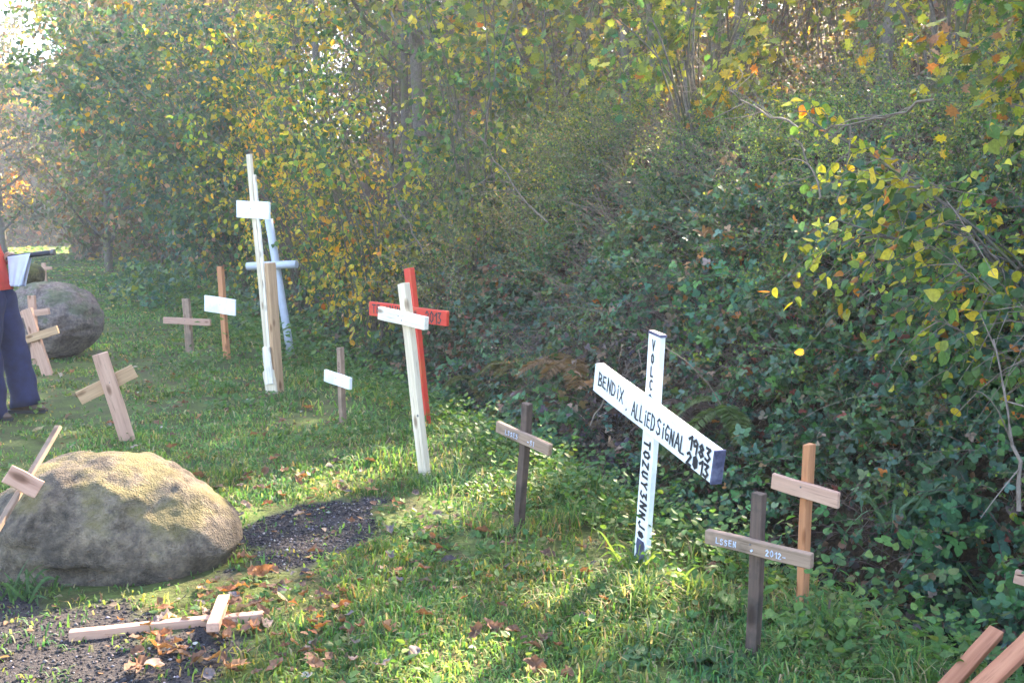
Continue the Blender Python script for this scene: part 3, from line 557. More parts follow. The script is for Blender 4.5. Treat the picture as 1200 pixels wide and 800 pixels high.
def lettering(text, board, origin, ex, ey, h, sw, mat, adv=.72, wave=.06, fit=None):
    """strokes 0.6 mm proud of a board face; origin/ex/ey in the board's local frame"""
    V, Q = [], []; ex = np.array(ex, float); ey = np.array(ey, float); nz = np.cross(ex, ey); pen = 0.; kx = 1.
    if fit: kx = fit / (h * sum(adv if c_ not in 'I.1' else adv * .72 for c_ in text))
    for ch in text:
        dy = rng.uniform(-wave, wave); sc = rng.uniform(.92, 1.08)
        for line in GL[ch]:
            for (x0, y0), (x1, y1) in zip(line[:-1], line[1:]):
                a = np.array([(pen + x0 * sc) * kx, y0 * sc + dy]) * h; b = np.array([(pen + x1 * sc) * kx, y1 * sc + dy]) * h
                d = (b - a) / (np.linalg.norm(b - a) + 1e-9); a = a - d * sw * .45; b = b + d * sw * .45; p = np.array([-d[1], d[0]]) * sw / 2
                i = len(V)
                for pt in (a - p, b - p, b + p, a + p): V.append(np.array(origin) + ex * pt[0] + ey * pt[1] + nz * (.0006 + .00002 * (len(V) % 40)))
                Q.append((i, i + 1, i + 2, i + 3))
        pen += adv if ch not in 'I.1' else adv * .72
    me = raw_mesh('lettering', np.array(V), np.array(Q)); me.materials.append(mat)
    o = link(bpy.data.objects.new('lettering', me), board)
    return o
def nail(P, nrm, parent, r=.006):
    bm = bmesh.new(); bmesh.ops.create_cone(bm, cap_ends=True, segments=8, radius1=r, radius2=r * .7, depth=.006)
    o = bm_obj('nail', bm, M_STEEL, parent); q = Vector(nrm).to_track_quat('Z', 'Y').to_matrix().to_4x4()
    q.translation = Vector(np.array(P) - np.array(parent.matrix_basis.translation)); o.matrix_basis = q
def plane_pt(px, P, nrm):
    r = ray(*px); return CAM + r * (((P - CAM) @ nrm) / (r @ nrm))
GRP = 'wooden crosses planted on the verge'
def cross(label, b, t, l, r, yaw, pw, pt, bh, bt, pmat, bmat, bar_behind=False, name='wooden_cross', P=None, nails=1, bow=0.):
    y = math.radians(yaw); n = np.array([math.sin(y), -math.cos(y), 0.])
    if P is None: P = hit(*b)
    root = empty(name, tuple(P), label, 'cross', GRP)
    T = plane_pt(t, P, n); down = norm(P - T)
    post = beam('post', P + down * .12, T, pw, pt, n, pmat, root, bow, .004)
    off = (pt / 2 + bt / 2 + .001) * (-1 if bar_behind else 1)
    Pb = P + n * off
    A, Bb = plane_pt(l, Pb, n), plane_pt(r, Pb, n)
    bar = beam('crossbar', A, Bb, bh, bt, n, bmat, root, 0, .002)
    if nails:
        mid = plane_pt(((t[0] * .6 + b[0] * .4), (l[1] + r[1]) / 2), Pb, n); ax = norm(T - P)
        # where the bar crosses the post
        u = norm(Bb - A); w_ = P - A; k = ((w_ @ u) - (w_ @ ax) * (ax @ u)) / (1 - (ax @ u) ** 2); X = A + u * k
        if bar_behind: X = X + n * (bt / 2 + pt)
        else: X = X + n * bt / 2
        for q in range(nails): nail(X + u * (.02 * (q - (nails - 1) / 2) * 1.6) + np.array([0, 0, .012 * (-1) ** q]), n, root, .004 + .0012 * P[1] / 5)
    return root, post, bar, n
# far group at the back left
c, post, bar, n = cross('very tall pale cross of battens with a small white crossbar', (318, 460), (292, 181), (278, 245), (316, 247), -38, .06, .035, .17, .025, W_PALE, W_PAINT)
P = np.array(c.location)
beam('side_plank', plane_pt((326.5, 461), P - n * .002, n), plane_pt((316.5, 308), P - n * .002, n), .055, .10, n, W_TAN, c, 0, .004)
beam('batten', plane_pt((320, 455), P + n * .030, n), plane_pt((298.5, 205), P + n * .033, n), .035, .022, n, W_WHITE, c, 0, .003)
beam('foot_board', plane_pt((319, 462), P + n * .052, n), plane_pt((314.5, 434), P + n * .052, n), .17, .02, n, W_PALE, c, 0, .012)
beam('foot_board', plane_pt((316, 450), P + n * .074, n), plane_pt((312, 406), P + n * .074, n), .11, .02, n, W_WHITE, c, 0, .012)
def tube_part(name, A, Bp, r, mat, parent):
    A = np.array(A); Bp = np.array(Bp); u = np.linspace(0, 1, 6)[:, None]; V, Q = tubes((A + (Bp - A) * u)[None], np.full((1, 6), r), 16)
    V = V - np.array(parent.matrix_basis.translation); off = np.array(parent.matrix_basis.translation)
    n0 = len(V); V = np.concatenate([V, [A - off, Bp - off]]); T = [(a, b, c_, d) for a, b, c_, d in Q]
    me = bpy.data.meshes.new(name)
    caps = [(n0, (k + 1) % 16, k) for k in range(16)] + [(n0 + 1, n0 - 16 + k, n0 - 16 + (k + 1) % 16) for k in range(16)]
    me.from_pydata(V.tolist(), [], [tuple(map(int, q)) for q in Q] + caps); me.materials.append(mat)
    for p in me.polygons[:len(Q)]: p.use_smooth = True
    return link(bpy.data.objects.new(name, me), parent)
P = hit(342, 415); n = np.array([math.sin(math.radians(-15)), -math.cos(math.radians(-15)), 0])
c = empty('pipe_cross', tuple(P), 'leaning grey cross made of two plastic pipes behind the tall pale cross', 'cross', GRP)
tube_part('post', P - np.array([0, 0, .1]), plane_pt((315, 257), P, n), .052, M_PIPE, c)
tube_part('crossbar', plane_pt((290, 312), P + n * .1, n), plane_pt((348, 309.5), P + n * .1, n), .05, M_PIPE, c)
cross('slim cross with a white plate for a crossbar', (266, 420), (258, 312), (240, 355), (276, 360.5), -36, .085, .05, .20, .02, W_ORANGE, W_PAINT)
cross('small brown cross with a narrow crossbar at the back of the grass', (223, 415), (218, 350), (192, 375), (247, 378), -25, .11, .045, .085, .03, W_BROWN, W_PINK)
cross('leaning cross with a tilted crossbar in front of the mossy boulder', (56, 440), (31, 362), (21, 401), (68, 386), -8, .12, .04, .09, .03, W_PINK, W_TAN)
cross('upright cross half hidden behind the leaning one at the boulder', (42, 428), (37, 346), (16, 370), (58, 364.5), -8, .09, .04, .075, .03, W_PINK, W_PINK)
cross('tilted tan plank cross standing alone with its crossbar behind the post', (150, 516), (117, 414), (92, 467), (158, 434), 22, .115, .035, .105, .03, W_PINK, W_TAN, True)
c, post, bar, n = cross('small cross with whitish crossbar and scribbled brown post', (402, 496), (398.5, 407), (381, 439.5), (411, 449.5), -45, .05, .045, .10, .03, W_BROWN, W_PAINT)
for z in (.22, .16, .09, -.06, -.13): lettering('S' if z > 0 else 'Z', post, (-.012, .0235, z), (1, 0, 0), (0, 0, 1), .04, .007, M_INKR)
lettering('..S..', bar, (0, .016, .09), (0, 0, -1), (1, 0, 0), .03, .006, M_INKW)
# middle
c, post, bar, n = cross('bright red cross with black writing on its crossbar', (500, 505), (479.5, 314), (434, 361), (525, 373.5), -45, .085, .05, .12, .03, W_RED, W_RED)
Lb = bar.dimensions.z
# local x of a crossbar points down, its z from the left end to the right
def on_bar(b_, frac, up_off): return None
BARS = {'red': (bar, Lb)}
c, post, bar, n = cross('raw whitish cross in front of the red one', (498, 557), (473, 332), (445, 366.5), (500, 379), -42, .072, .05, .085, .04, W_PALE, W_WHITE, nails=2)
o_ = plane_pt((489.5, 487), np.array(c.location) + n * .026, n); nail(o_, n, c, .011)
c, post, bar, n = cross('short dark brown cross with white lettering', (608, 622), (618, 472), (583, 499.5), (645, 527), -48, .046, .046, .062, .03, W_DARK, W_BROWN)
BARS['sdark'] = (bar, bar.dimensions.z)
c, post, bar, n = cross('white painted cross with long lettered crossbar', (752, 662), (770.5, 392), (701, 441), (841, 547), -69, .115, .03, .15, .05, W_PAINT, W_PAINT, nails=0)
BARS['white'] = (bar, bar.dimensions.z); BARS['whitepost'] = (post, post.dimensions.z)
c, post, bar, n = cross('dark weathered cross with pale blue lettering on the lower right', (882, 768), (890, 577), (828, 627), (952, 657.5), -42, .046, .042, .056, .034, W_DARK, W_BROWN, nails=1)
BARS['brdark'] = (bar, bar.dimensions.z)
cross('fresh orange pine cross by the ditch', (939, 722), (948, 520), (905, 563), (983, 586), -48, .034, .05, .068, .022, W_ORANGE, W_PINK)
cross('cross standing mostly beyond the right edge with its crossbar end showing', (1228, 800), (1232, 610), (1189, 674), (1270, 700), -40, .045, .04, .06, .03, W_ORANGE, W_PINK)
cross('lone pale post of a cross behind the mossy boulder', (53, 335), (51, 308), (42, 315), (61, 314), -10, .13, .05, .09, .03, W_PINK, W_PINK)

def letters_on(key, text, z0, x0, h, sw, mat, adv=.72, fit=None):
    b_, L = BARS[key]; th = max(v.co.y for v in b_.data.vertices) 
    return lettering(text, b_, (x0, th, -L / 2 + z0), (0, 0, 1), (-1, 0, 0) if DOWN[key] else (1, 0, 0), h, sw, mat, adv, fit=None if fit is None else fit * L)
# which way is up on each bar: local x = Y x Z (normal x left-to-right)
DOWN = {}
for k_, (b_, L_) in BARS.items(): DOWN[k_] = (b_.matrix_basis.to_3x3() @ Vector((1, 0, 0))).z < 0
def up_x(k_, v): return -v if DOWN[k_] else v
Lw = BARS['white'][1]
letters_on('white', 'BENDIX', .05 * Lw, up_x('white', -.02), .066, .009, M_INK, fit=.25)
letters_on('white', '. ALLIED', .315 * Lw, up_x('white', -.045), .074, .0095, M_INK, fit=.26)
letters_on('white', 'SIGNAL', .585 * Lw, up_x('white', -.04), .072, .0095, M_INK, fit=.225)
letters_on('white', '1983', .825 * Lw, up_x('white', .006), 0.056, .0135, M_INK, fit=.165)
letters_on('white', '2@13', .825 * Lw, up_x('white', -.063), 0.056, .0135, M_INK, fit=.165)
Lr = BARS['red'][1]
letters_on('red', 'TE ANIMA', .05 * Lr, up_x('red', -.03), .07, .012, M_INK, fit=.45); letters_on('red', 'ONL', .52 * Lr, up_x('red', -.03), .06, .010, M_INK, fit=.15); letters_on('red', '-2013', .69 * Lr, up_x('red', -.045), .085, .012, M_INK, fit=.26)
letters_on('sdark', 'LSSES', .20 * BARS['sdark'][1], up_x('sdark', -.014), .024, .0048, M_INKW, .9); letters_on('sdark', '-SI', .62 * BARS['sdark'][1], up_x('sdark', -.014), .024, .0048, M_INKW, .9)
letters_on('brdark', 'LSSEN', .12 * BARS['brdark'][1], up_x('brdark', -.014), .021, .0042, M_INKW, .9); letters_on('brdark', '.', .45 * BARS['brdark'][1], up_x('brdark', -.01), .03, .008, M_INKW); letters_on('brdark', '2012-', .60 * BARS['brdark'][1], up_x('brdark', -.014), .021, .0042, M_INKW, .9)
# the white post carries stacked capitals above the bar and turned ones below it
pb, pl = BARS['whitepost']; th = max(v.co.y for v in pb.data.vertices)
xs = 1 if (pb.matrix_basis.to_3x3() @ Vector((1, 0, 0))).dot(Vector((.3, -.9, 0))) > 0 else -1
z = pl / 2 - .075
for ch in 'VOLCO': lettering(ch, pb, (-.014 * xs, th, z), (xs, 0, 0), (0, 0, 1), .044, .010, M_INK); z -= .066
z = pl / 2 - .53
for ch in 'TOZUY3NNJ@': lettering(ch, pb, (-.028 * xs, th, z), (0, 0, -1), (xs, 0, 0), .058, .013, M_INK); z -= .052
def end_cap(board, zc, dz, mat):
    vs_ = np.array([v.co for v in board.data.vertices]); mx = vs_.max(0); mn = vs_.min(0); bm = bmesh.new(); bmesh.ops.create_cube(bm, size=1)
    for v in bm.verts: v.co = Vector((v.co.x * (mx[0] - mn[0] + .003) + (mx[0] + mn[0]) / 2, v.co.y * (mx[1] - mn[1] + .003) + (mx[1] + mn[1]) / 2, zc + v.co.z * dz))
    bmesh.ops.bevel(bm, geom=list(bm.edges), offset=.002, segments=1, affect='EDGES'); return bm_obj('dark_end', bm, mat, board)
end_cap(BARS['white'][0], BARS['white'][1] / 2 + .001, .012, W_NAVY); end_cap(pb, pl / 2 + .002, .014, W_NAVY)  # thin dark blue caps over the bar end and the post top
def smear(board, z0, z1, x0, x1, mat):
    th = max(v.co.y for v in board.data.vertices); V = []; Q = []
    zs = np.linspace(z0, z1, 9)
    for z_ in zs:
        for x_ in (x0, x1): V.append((x_ + rng.uniform(-.012, .012), th + .0015, z_))
    Q = [(2 * i, 2 * i + 1, 2 * i + 3, 2 * i + 2) for i in range(8)]
    me = raw_mesh('paint_smear', np.array(V), np.array(Q)); me.materials.append(mat); link(bpy.data.objects.new('paint_smear', me), board)
smear(pb, -pl / 2 + .10, -pl / 2 + .26, -.045, .035, W_NAVY)

# crosses lying and leaning in the foreground
A = hit(82, 750); Bp = hit(309, 728)
c = empty('wooden_cross', tuple((A + Bp) / 2), 'pinkish cross lying flat on gravel in front of the big boulder', 'cross', 'crosses laid on the ground')
up = np.array([0, 0, 1.]); beam('post', A + up * .022, Bp + up * .024, .045, .04, up, W_PINK, c, 0, .002)
A2 = hit(263, 712) + up * .045; B2 = hit(250, 755) + up * .07; beam('crossbar', A2, B2, .05, .035, up, W_PINK, c, 0, .002)
# thin cross leaning on the big boulder
A = at(-8, 628, 4.42); Bp = at(69, 499, 4.95)
c = empty('wooden_cross', (float(A[0]) - .05, float(A[1]), 0), 'thin cross leaning on the left flank of the big boulder', 'cross', GRP)
nn = norm(np.array([-.15, -.75, .55])); ax = norm(Bp - A); beam('post', A - ax * .35, Bp, .03, .022, nn, W_BROWN, c, 0, .004)
A = at(11, 556, 4.60); Bp = at(49, 576, 4.66); beam('crossbar', A + nn * .02, Bp + nn * .02, .085, .016, nn, W_PINK, c, 0, .002)
# planks at the lower right corner
for lb, a_, b_, ya, yb, w_ in (('reddish plank cross leaning at the lower right corner', (1085, 830), (1168, 740), 3.35, 3.62, .052), ('thicker plank cross overlapping it at the lower right corner', (1120, 835), (1222, 735), 3.2, 3.45, .06)):
    A = at(*a_, ya); Bp = at(*b_, yb); c = empty('wooden_cross', (float(A[0]), float(A[1]), gz(A[0], A[1])), lb, 'cross', 'crosses laid on the ground')
    nn = norm(np.array([-.35, -.6, .7])); ax = norm(Bp - A); beam('post', A - ax * .25, Bp, w_, .035, nn, W_RUST, c, 0, .002)
    m_ = A - ax * .17; sd = norm(np.cross(ax, nn)); beam('crossbar', m_ - sd * .16 + nn * .034, m_ + sd * .16 + nn * .034, .05, .03, nn, W_PINK, c, 0, .002)

# ------------------------------------------------------------------ boulders
def rock_mat(name, cols, moss, mossamt):
    m, n, l, p, out = mat_new(name); tc = n.new('ShaderNodeTexCoord'); g = n.new('ShaderNodeNewGeometry')
    f1 = noise(n, l, tc.outputs['Object'], 3.2, 7, 0.62); f2 = noise(n, l, tc.outputs['Object'], 32, 5, 0.6); f3 = noise(n, l, tc.outputs['Object'], 110, 2)
    c = ramp(n, l, f1, [(0.32, cols[0]), (0.5, cols[1]), (0.68, cols[2])])
    c = mix(n, l, .6, c, ramp(n, l, f2, [(0.35, (.42, .42, .45)), (0.65, (1.5, 1.42, 1.3))]), 'MULTIPLY')
    c = mix(n, l, .5, c, ramp(n, l, f3, [(0.3, (.7, .7, .7)), (0.7, (1.25, 1.25, 1.25))]), 'MULTIPLY')
    sx = n.new('ShaderNodeSeparateXYZ'); l.new(g.outputs['Normal'], sx.inputs[0])
    ad = n.new('ShaderNodeMath'); ad.operation = 'ADD'; l.new(f1, ad.inputs[0]); mu = n.new('ShaderNodeMath'); mu.operation = 'MULTIPLY'; mu.inputs[1].default_value = .22; l.new(sx.outputs[2], mu.inputs[0]); l.new(mu.outputs[0], ad.inputs[1])
    k = ramp(n, l, ad.outputs[0], [(mossamt, (0, 0, 0)), (mossamt + .12, (.75, .75, .75))]); c = mix(n, l, k, c, moss)
    f4 = noise(n, l, tc.outputs['Object'], 7.5, 8, .72); c = mix(n, l, .75, c, ramp(n, l, f4, [(.36, (.38, .36, .34)), (.5, (1, 1, 1)), (.66, (1.35, 1.3, 1.22))]), 'MULTIPLY')
    l.new(c, p.inputs['Base Color']); p.inputs['Roughness'].default_value = .92; p.inputs['Specular IOR Level'].default_value = .2
    ad2 = n.new('ShaderNodeMath'); ad2.operation = 'ADD'; l.new(f2, ad2.inputs[0]); l.new(f3, ad2.inputs[1]); bump(n, l, p, ad2.outputs[0], .9, .02); return m
def boulder(name, label, outline, ctr, d, depth, mat, seed, amp):
    """outline in photo pixels round ctr, d metres away"""
    k = d / F; pts = np.array([((x - ctr[0]) * k, -(y - ctr[1]) * k) for x, y in outline])
    th = np.arctan2(pts[:, 1], pts[:, 0]); r = np.hypot(pts[:, 0], pts[:, 1]); o = np.argsort(th); th, r = th[o], r[o]
    th3 = np.concatenate([th - 2 * math.pi, th, th + 2 * math.pi]); r3 = np.concatenate([r, r, r])
    bm = bmesh.new(); bmesh.ops.create_icosphere(bm, subdivisions=6, radius=1); c = at(ctr[0], ctr[1], d)
    dirs = np.array([v.co for v in bm.verts]); a = np.arctan2(dirs[:, 2], dirs[:, 0]); R = np.interp(a, th3, r3)
    rr = 1 / np.sqrt((np.hypot(dirs[:, 0], dirs[:, 2]) / R) ** 2 + (dirs[:, 1] / depth) ** 2)
    q = dirs * rr[:, None]
    pr = np.random.default_rng(seed); f = np.ones(len(dirs))
    for _ in range(22):                                    # broken facets
        pn = norm(pr.normal(0, 1, 3) * np.array([1, 1.2, .9])); hh = pr.uniform(.80, .97); dt = dirs @ pn
        f = np.minimum(f, np.where(dt > .2, hh / np.maximum(dt, .2), 9))
    rr = rr * (.58 + .42 * f); q = dirs * rr[:, None]
    nz = (fbm(q * 2.1 + seed, seed, 5) - .5) * 2 * amp + (fbm(q * np.array([3, 3, 7.]) + 9 + seed, seed + 3, 4) - .5) * amp * .9
    rid = np.abs(fbm(q * 4 + 4, seed + 8, 3) - .5) * amp * 1.6 + np.clip(fbm(q * np.array([2.2, 2.2, 9.]) + 2, seed + 12, 4) - .56, 0, 1) * amp * 3 - (fbm(q * 14, seed + 5, 3) - .5) * amp * .35
    q = dirs * (rr * 1.07 + nz - rid + .3 * amp)[:, None]
    ab = np.linspace(-math.pi, math.pi, 73); aa = np.arctan2(q[:, 2], q[:, 0]); hh = np.hypot(q[:, 0], q[:, 2]); bi = np.digitize(aa, ab) - 1
    mx = np.array([hh[bi == k].max() if (bi == k).any() else 1 for k in range(72)]); ac = (ab[1:] + ab[:-1]) / 2; ratio = np.interp(ac, th3, r3) / mx
    ratio = (np.roll(ratio, 1) + ratio + np.roll(ratio, -1)) / 3; sc_ = np.interp(aa, np.concatenate([ac - 2 * math.pi, ac, ac + 2 * math.pi]), np.tile(ratio, 3)); q = q * np.stack([sc_, np.ones(len(q)), sc_], 1)
    for v, p_ in zip(bm.verts, q): v.co = p_
    ob = bm_obj(name, bm, mat, None, True); ob.location = tuple(c); return tag(ob, label, 'boulder')
M_ROCK = rock_mat('boulder_stone', [(.060, .052, .045), (.145, .121, .096), (.27, .23, .175)], (.13, .11, .04), .63)
M_ROCK2 = rock_mat('boulder_stone_mossy', [(.14, .11, .10), (.22, .18, .165), (.30, .26, .25)], (.08, .105, .045), .60)
boulder('boulder', 'big rounded grey boulder in the left foreground', [(-22, 620), (-8, 585), (30, 550), (60, 536), (110, 528), (150, 529), (190, 537), (238, 560), (270, 588), (286, 612), (289, 630), (272, 662), (240, 688), (195, 706), (130, 716), (70, 714), (20, 698), (-14, 665)], (130, 615), 5.1, .46, M_ROCK, 3, .06)
boulder('boulder', 'mossy brown boulder at the back left behind the small crosses', [(14, 385), (16, 350), (30, 334), (60, 330), (92, 338), (110, 352), (118, 375), (114, 393), (98, 410), (70, 420), (35, 418), (16, 405)], (70, 375), 13.4, .55, M_ROCK2, 7, .07)
o = boulder('mossy_log', 'round dark mossy log end behind the back boulder', [(26, 322), (30, 312), (37, 309), (44, 312), (48, 322), (46, 332), (37, 336), (28, 332)], (37, 322), 15.2, .35, rock_mat('log_bark', [(.05, .045, .03), (.10, .09, .05), (.25, .22, .10)], (.10, .11, .03), .55), 11, .03); o['category'] = 'log'

# ------------------------------------------------------------------ the person at the left edge
def skin(name, pts, edges, radii, mat, parent, sub=2, root=0):
    me = bpy.data.meshes.new(name); off = Vector(parent.matrix_basis.translation)
    me.from_pydata([tuple(Vector(p) - off) for p in pts], edges, []); me.materials.append(mat)
    o = link(bpy.data.objects.new(name, me), parent)
    md = o.modifiers.new('skin', 'SKIN'); md.use_smooth_shade = True; md.branch_smoothing = .4
    for k, r in enumerate(radii):
        v = me.skin_vertices[0].data[k]; v.radius = (r, r) if not isinstance(r, tuple) else r; v.use_root = (k == root)
    s = o.modifiers.new('sub', 'SUBSURF'); s.levels = sub; s.render_levels = sub
    return o
def build_person():
    D = 9.1
    def q(px, py, dy=0.): return np.array(at(px - 4, py, D)) + np.array([0, dy, 0])
    base = hit(0, 489); root = empty('person', tuple(base), 'person in red jacket and blue trousers holding a pole at the left edge', 'person')
    skinm = flat_mat('skin', (.50, .31, .23), .55, .06, 40); red = flat_mat('red_jacket', (.46, .035, .018), .75, .12, 25); blue = flat_mat('blue_trousers', (.011, .016, .068), .85, .25, 14)
    shoe = flat_mat('brown_shoe', (.075, .045, .033), .6, .2, 20); sole = flat_mat('shoe_sole', (.03, .028, .03), .8); hair = flat_mat('grey_hair', (.17, .14, .11), .8, .25, 60)
    NEAR, FAR = -.16, .14
    hip = q(-20, 345); ch = q(-24, 292); nk = q(-28, 262); hd = q(-29, 247); tp = q(-30, 232)
    pts = [hip, q(-21, 322), ch, q(-27, 272), nk, hd, tp,                                   # 0-6 trunk, neck, head
           q(-22, 356, NEAR * .6), q(-18, 418, NEAR), q(-8, 484, NEAR), q(8, 492, NEAR),        # 7-10 near leg
           q(-15, 356, FAR * .6), q(6, 415, FAR), q(20, 474, FAR), q(38, 480, FAR),              # 11-14 far leg
           q(-24, 279, NEAR * 1.15), q(-20, 306, NEAR * 1.7), q(2, 283, NEAR * .9),                # 15-17 near arm
           q(-22, 279, FAR * 1.25), q(-14, 314, FAR * 1.5), q(4, 304, FAR * .6)]                   # 18-20 far arm
    ed = [(0, 1), (1, 2), (2, 3), (3, 4), (4, 5), (5, 6), (0, 7), (7, 8), (8, 9), (9, 10), (0, 11), (11, 12), (12, 13), (13, 14), (3, 15), (15, 16), (16, 17), (3, 18), (18, 19), (19, 20)]
    rd = [.15, .14, .16, .11, .055, .085, .07, .085, .062, .042, .035, .085, .062, .042, .035, .06, .042, .030, .06, .042, .030]
    # hands: palm, four fingers closed round the pole, a thumb opposite
    for wrist, tip, dy, grip in ((17, q(7, 282), NEAR * .9, 1), (20, q(10, 301), FAR * .6, -1)):
        b0 = len(pts); w0 = np.array(pts[wrist]); palm = tip + np.array([-.028, dy, 0]); pts.append(palm); ed.append((wrist, b0)); rd.append(.027)
        for f in range(4):
            z = .030 - .02 * f; ln = (.9, 1.0, .95, .78)[f]
            k1 = palm + np.array([.03, -.024 * grip, z]); k2 = palm + np.array([.03 + .03 * ln, -.026 * grip, z - .004]); k3 = palm + np.array([.046 * ln + .012, .004 * grip, z - .008]); i = len(pts)
            pts += [k1, k2, k3]; ed += [(b0, i), (i, i + 1), (i + 1, i + 2)]; rd += [.0095, .0085, .0075]
        i = len(pts); pts += [palm + np.array([.012, .026 * grip, .03]), palm + np.array([.042, .028 * grip, .036])]; ed += [(b0, i), (i, i + 1)]; rd += [.011, .009]
    skin('body', pts, ed, rd, skinm, root)
    # face
    face = [hd + np.array([.085, 0, -.0]), hd + np.array([.108, 0, -.022])]
    skin('nose', face, [(0, 1)], [.012, .014], skinm, root, 1)
    for sy in (-1, 1):
        bm = bmesh.new(); bmesh.ops.create_uvsphere(bm, u_segments=10, v_segments=8, radius=.012); e = bm_obj('eye', bm, M_INKW, root, True); e.location = Vector(hd + np.array([.078, .032 * sy, .012]) - base)
        skin('ear', [hd + np.array([-.005, .083 * sy, .02]), hd + np.array([-.01, .088 * sy, -.02])], [(0, 1)], [.018, .014], skinm, root, 1)
    skin('mouth', [hd + np.array([.082, -.02, -.05]), hd + np.array([.088, 0, -.052]), hd + np.array([.082, .02, -.05])], [(0, 1), (1, 2)], [.006, .007, .006], flat_mat('lips', (.4, .17, .14)), root, 1)
    skin('hair', [hd + np.array([-.03, 0, .0]), hd + np.array([-.025, 0, .06]), hd + np.array([.03, 0, .085])], [(0, 1), (1, 2)], [.088, .084, .06], hair, root)
    # clothes: rings of cloth with folds
    def loft(name, strands, mat, sides=18, fold=.012):
        V, Q, k0 = [], [], 0
        for cs, rs in strands:
            cs = np.array(cs, float); rs = np.array(rs, float); u = np.linspace(0, 1, len(cs)); uu = np.linspace(0, 1, 22)
            cc = np.stack([np.interp(uu, u, cs[:, k]) for k in range(3)], 1); rr = np.stack([np.interp(uu, u, rs[:, k]) for k in range(2)], 1); t = norm(np.gradient(cc, axis=0))
            ay = norm(np.cross(t, np.array([1., 0, 0]) + 1e-4)) if abs(t[:, 0]).mean() < .8 else norm(np.cross(t, np.array([0, 0, 1.]))); ax = np.cross(ay, t)
            for i in range(22):
                for j in range(sides):
                    an = 2 * math.pi * j / sides; w_ = 1 + fold / rr[i].mean() * (math.sin(3 * an + uu[i] * 11) * .5 + math.sin(uu[i] * 34 + 2 * an) * .6)
                    V.append(cc[i] + w_ * (ax[i] * rr[i, 0] * math.cos(an) + ay[i] * rr[i, 1] * math.sin(an)))
            for i in range(21):
                for j in range(sides): Q.append((k0 + i * sides + j, k0 + i * sides + (j + 1) % sides, k0 + (i + 1) * sides + (j + 1) % sides, k0 + (i + 1) * sides + j))
            for i in (0, 21):
                c_ = len(V); V.append(cc[i]); 
                for j in range(0, sides): a_ = k0 + i * sides + j; b_ = k0 + i * sides + (j + 1) % sides; Q.append((a_, b_, c_, c_))
            k0 = len(V)
        me = bpy.data.meshes.new(name); off = np.array(root.matrix_basis.translation)
        me.from_pydata([tuple(np.array(v) - off) for v in V], [], [tuple(dict.fromkeys(f)) for f in Q]); me.materials.append(mat)
        for p_ in me.polygons: p_.use_smooth = True
        return link(bpy.data.objects.new(name, me), root)
    loft('trousers', [([q(-12, 330), q(-8, 352, NEAR * .5), q(-3, 400, NEAR), q(2, 445, NEAR), q(6, 487, NEAR)], [(.16, .19), (.16, .15), (.135, .11), (.125, .10), (.125, .10)]),
                      ([q(-12, 330), q(-6, 352, FAR * .5), q(8, 400, FAR), q(18, 440, FAR), q(26, 478, FAR)], [(.16, .19), (.17, .15), (.135, .11), (.12, .10), (.125, .10)])], blue)
    loft('jacket', [([q(-9, 343), q(-11, 334), q(-16, 305), q(-22, 282), q(-26, 270), q(-28, 263)], [(.185, .23), (.185, .23), (.165, .23), (.14, .20), (.08, .12), (.06, .07)]),
                    ([q(-24, 277, NEAR * 1.1), q(-20, 300, NEAR * 1.7), q(-16, 308, NEAR * 1.7), q(-6, 290, NEAR * 1.2), q(2, 283, NEAR * .9)], [(.075, .08), (.07, .07), (.07, .07), (.055, .055), (.045, .045)]),
                    ([q(-24, 278, FAR * 1.25), q(-18, 306, FAR * 1.5), q(-12, 310, FAR * 1.4), q(3, 304, FAR * .7)], [(.08, .08), (.07, .07), (.06, .06), (.045, .045)])], red, 14, .008)
    for a_, dy in ((q(-5, 494, NEAR), 0), (q(16, 486, FAR), 0)):
        z0 = gz(a_[0], a_[1]); o3 = np.array([a_[0], a_[1], z0])
        sh = loft('shoe', [([o3 + np.array(v) for v in ((-.06, 0, .05), (.0, 0, .06), (.08, 0, .058), (.15, 0, .047), (.21, 0, .036), (.245, 0, .028))], [(.035, .03), (.055, .04), (.052, .042), (.04, .045), (.03, .044), (.014, .02)])], shoe, 14, .002)
        ol = [(-.085, -.03), (-.02, -.043), (.1, -.048), (.2, -.048), (.26, -.02), (.26, .02), (.2, .048), (.1, .048), (-.02, .043), (-.085, .03)]
        bm = bmesh.new(); lo = [bm.verts.new((o3[0] + x - base[0], o3[1] + y - base[1], z0 - base[2] - .004)) for x, y in ol]; hi = [bm.verts.new((v.co.x, v.co.y, v.co.z + .026)) for v in lo]
        bm.faces.new(lo[::-1]); bm.faces.new(hi)
        for k in range(10): bm.faces.new((lo[k], lo[(k + 1) % 10], hi[(k + 1) % 10], hi[k]))
        bm_obj('sole', bm, sole, root).parent = sh
    # what he holds
    p0, p1 = q(9.5, 330, NEAR * .9), q(8, 234, NEAR * .9)
    bm = bmesh.new(); bm.free()
    c = empty('wooden_pole', tuple(p0), 'pale thin pole held upright by the person', 'pole'); beam('shaft', p0, p1, .03, .022, (0, -1, 0), W_PALE, c, 0, .002); tube_part('tip', p1 - np.array([0, 0, .02]), p1 + np.array([0, 0, .02]), .008, M_STEEL, c)
    c = empty('black_rod', tuple(q(20, 300, FAR * .6)), 'short black rod like a furled umbrella held level by the person', 'umbrella')
    tube_part('shaft', q(2, 303, FAR * .6), q(60, 296, FAR * .6), .022, flat_mat('black_cloth', (.018, .018, .03), .6), c); tube_part('handle', q(59, 296.2, FAR * .6), q(63, 295.6, FAR * .6), .028, M_STEEL, c)
    # bag draped over the rod, folds as real waves
    V = []; nu, nv = 16, 18
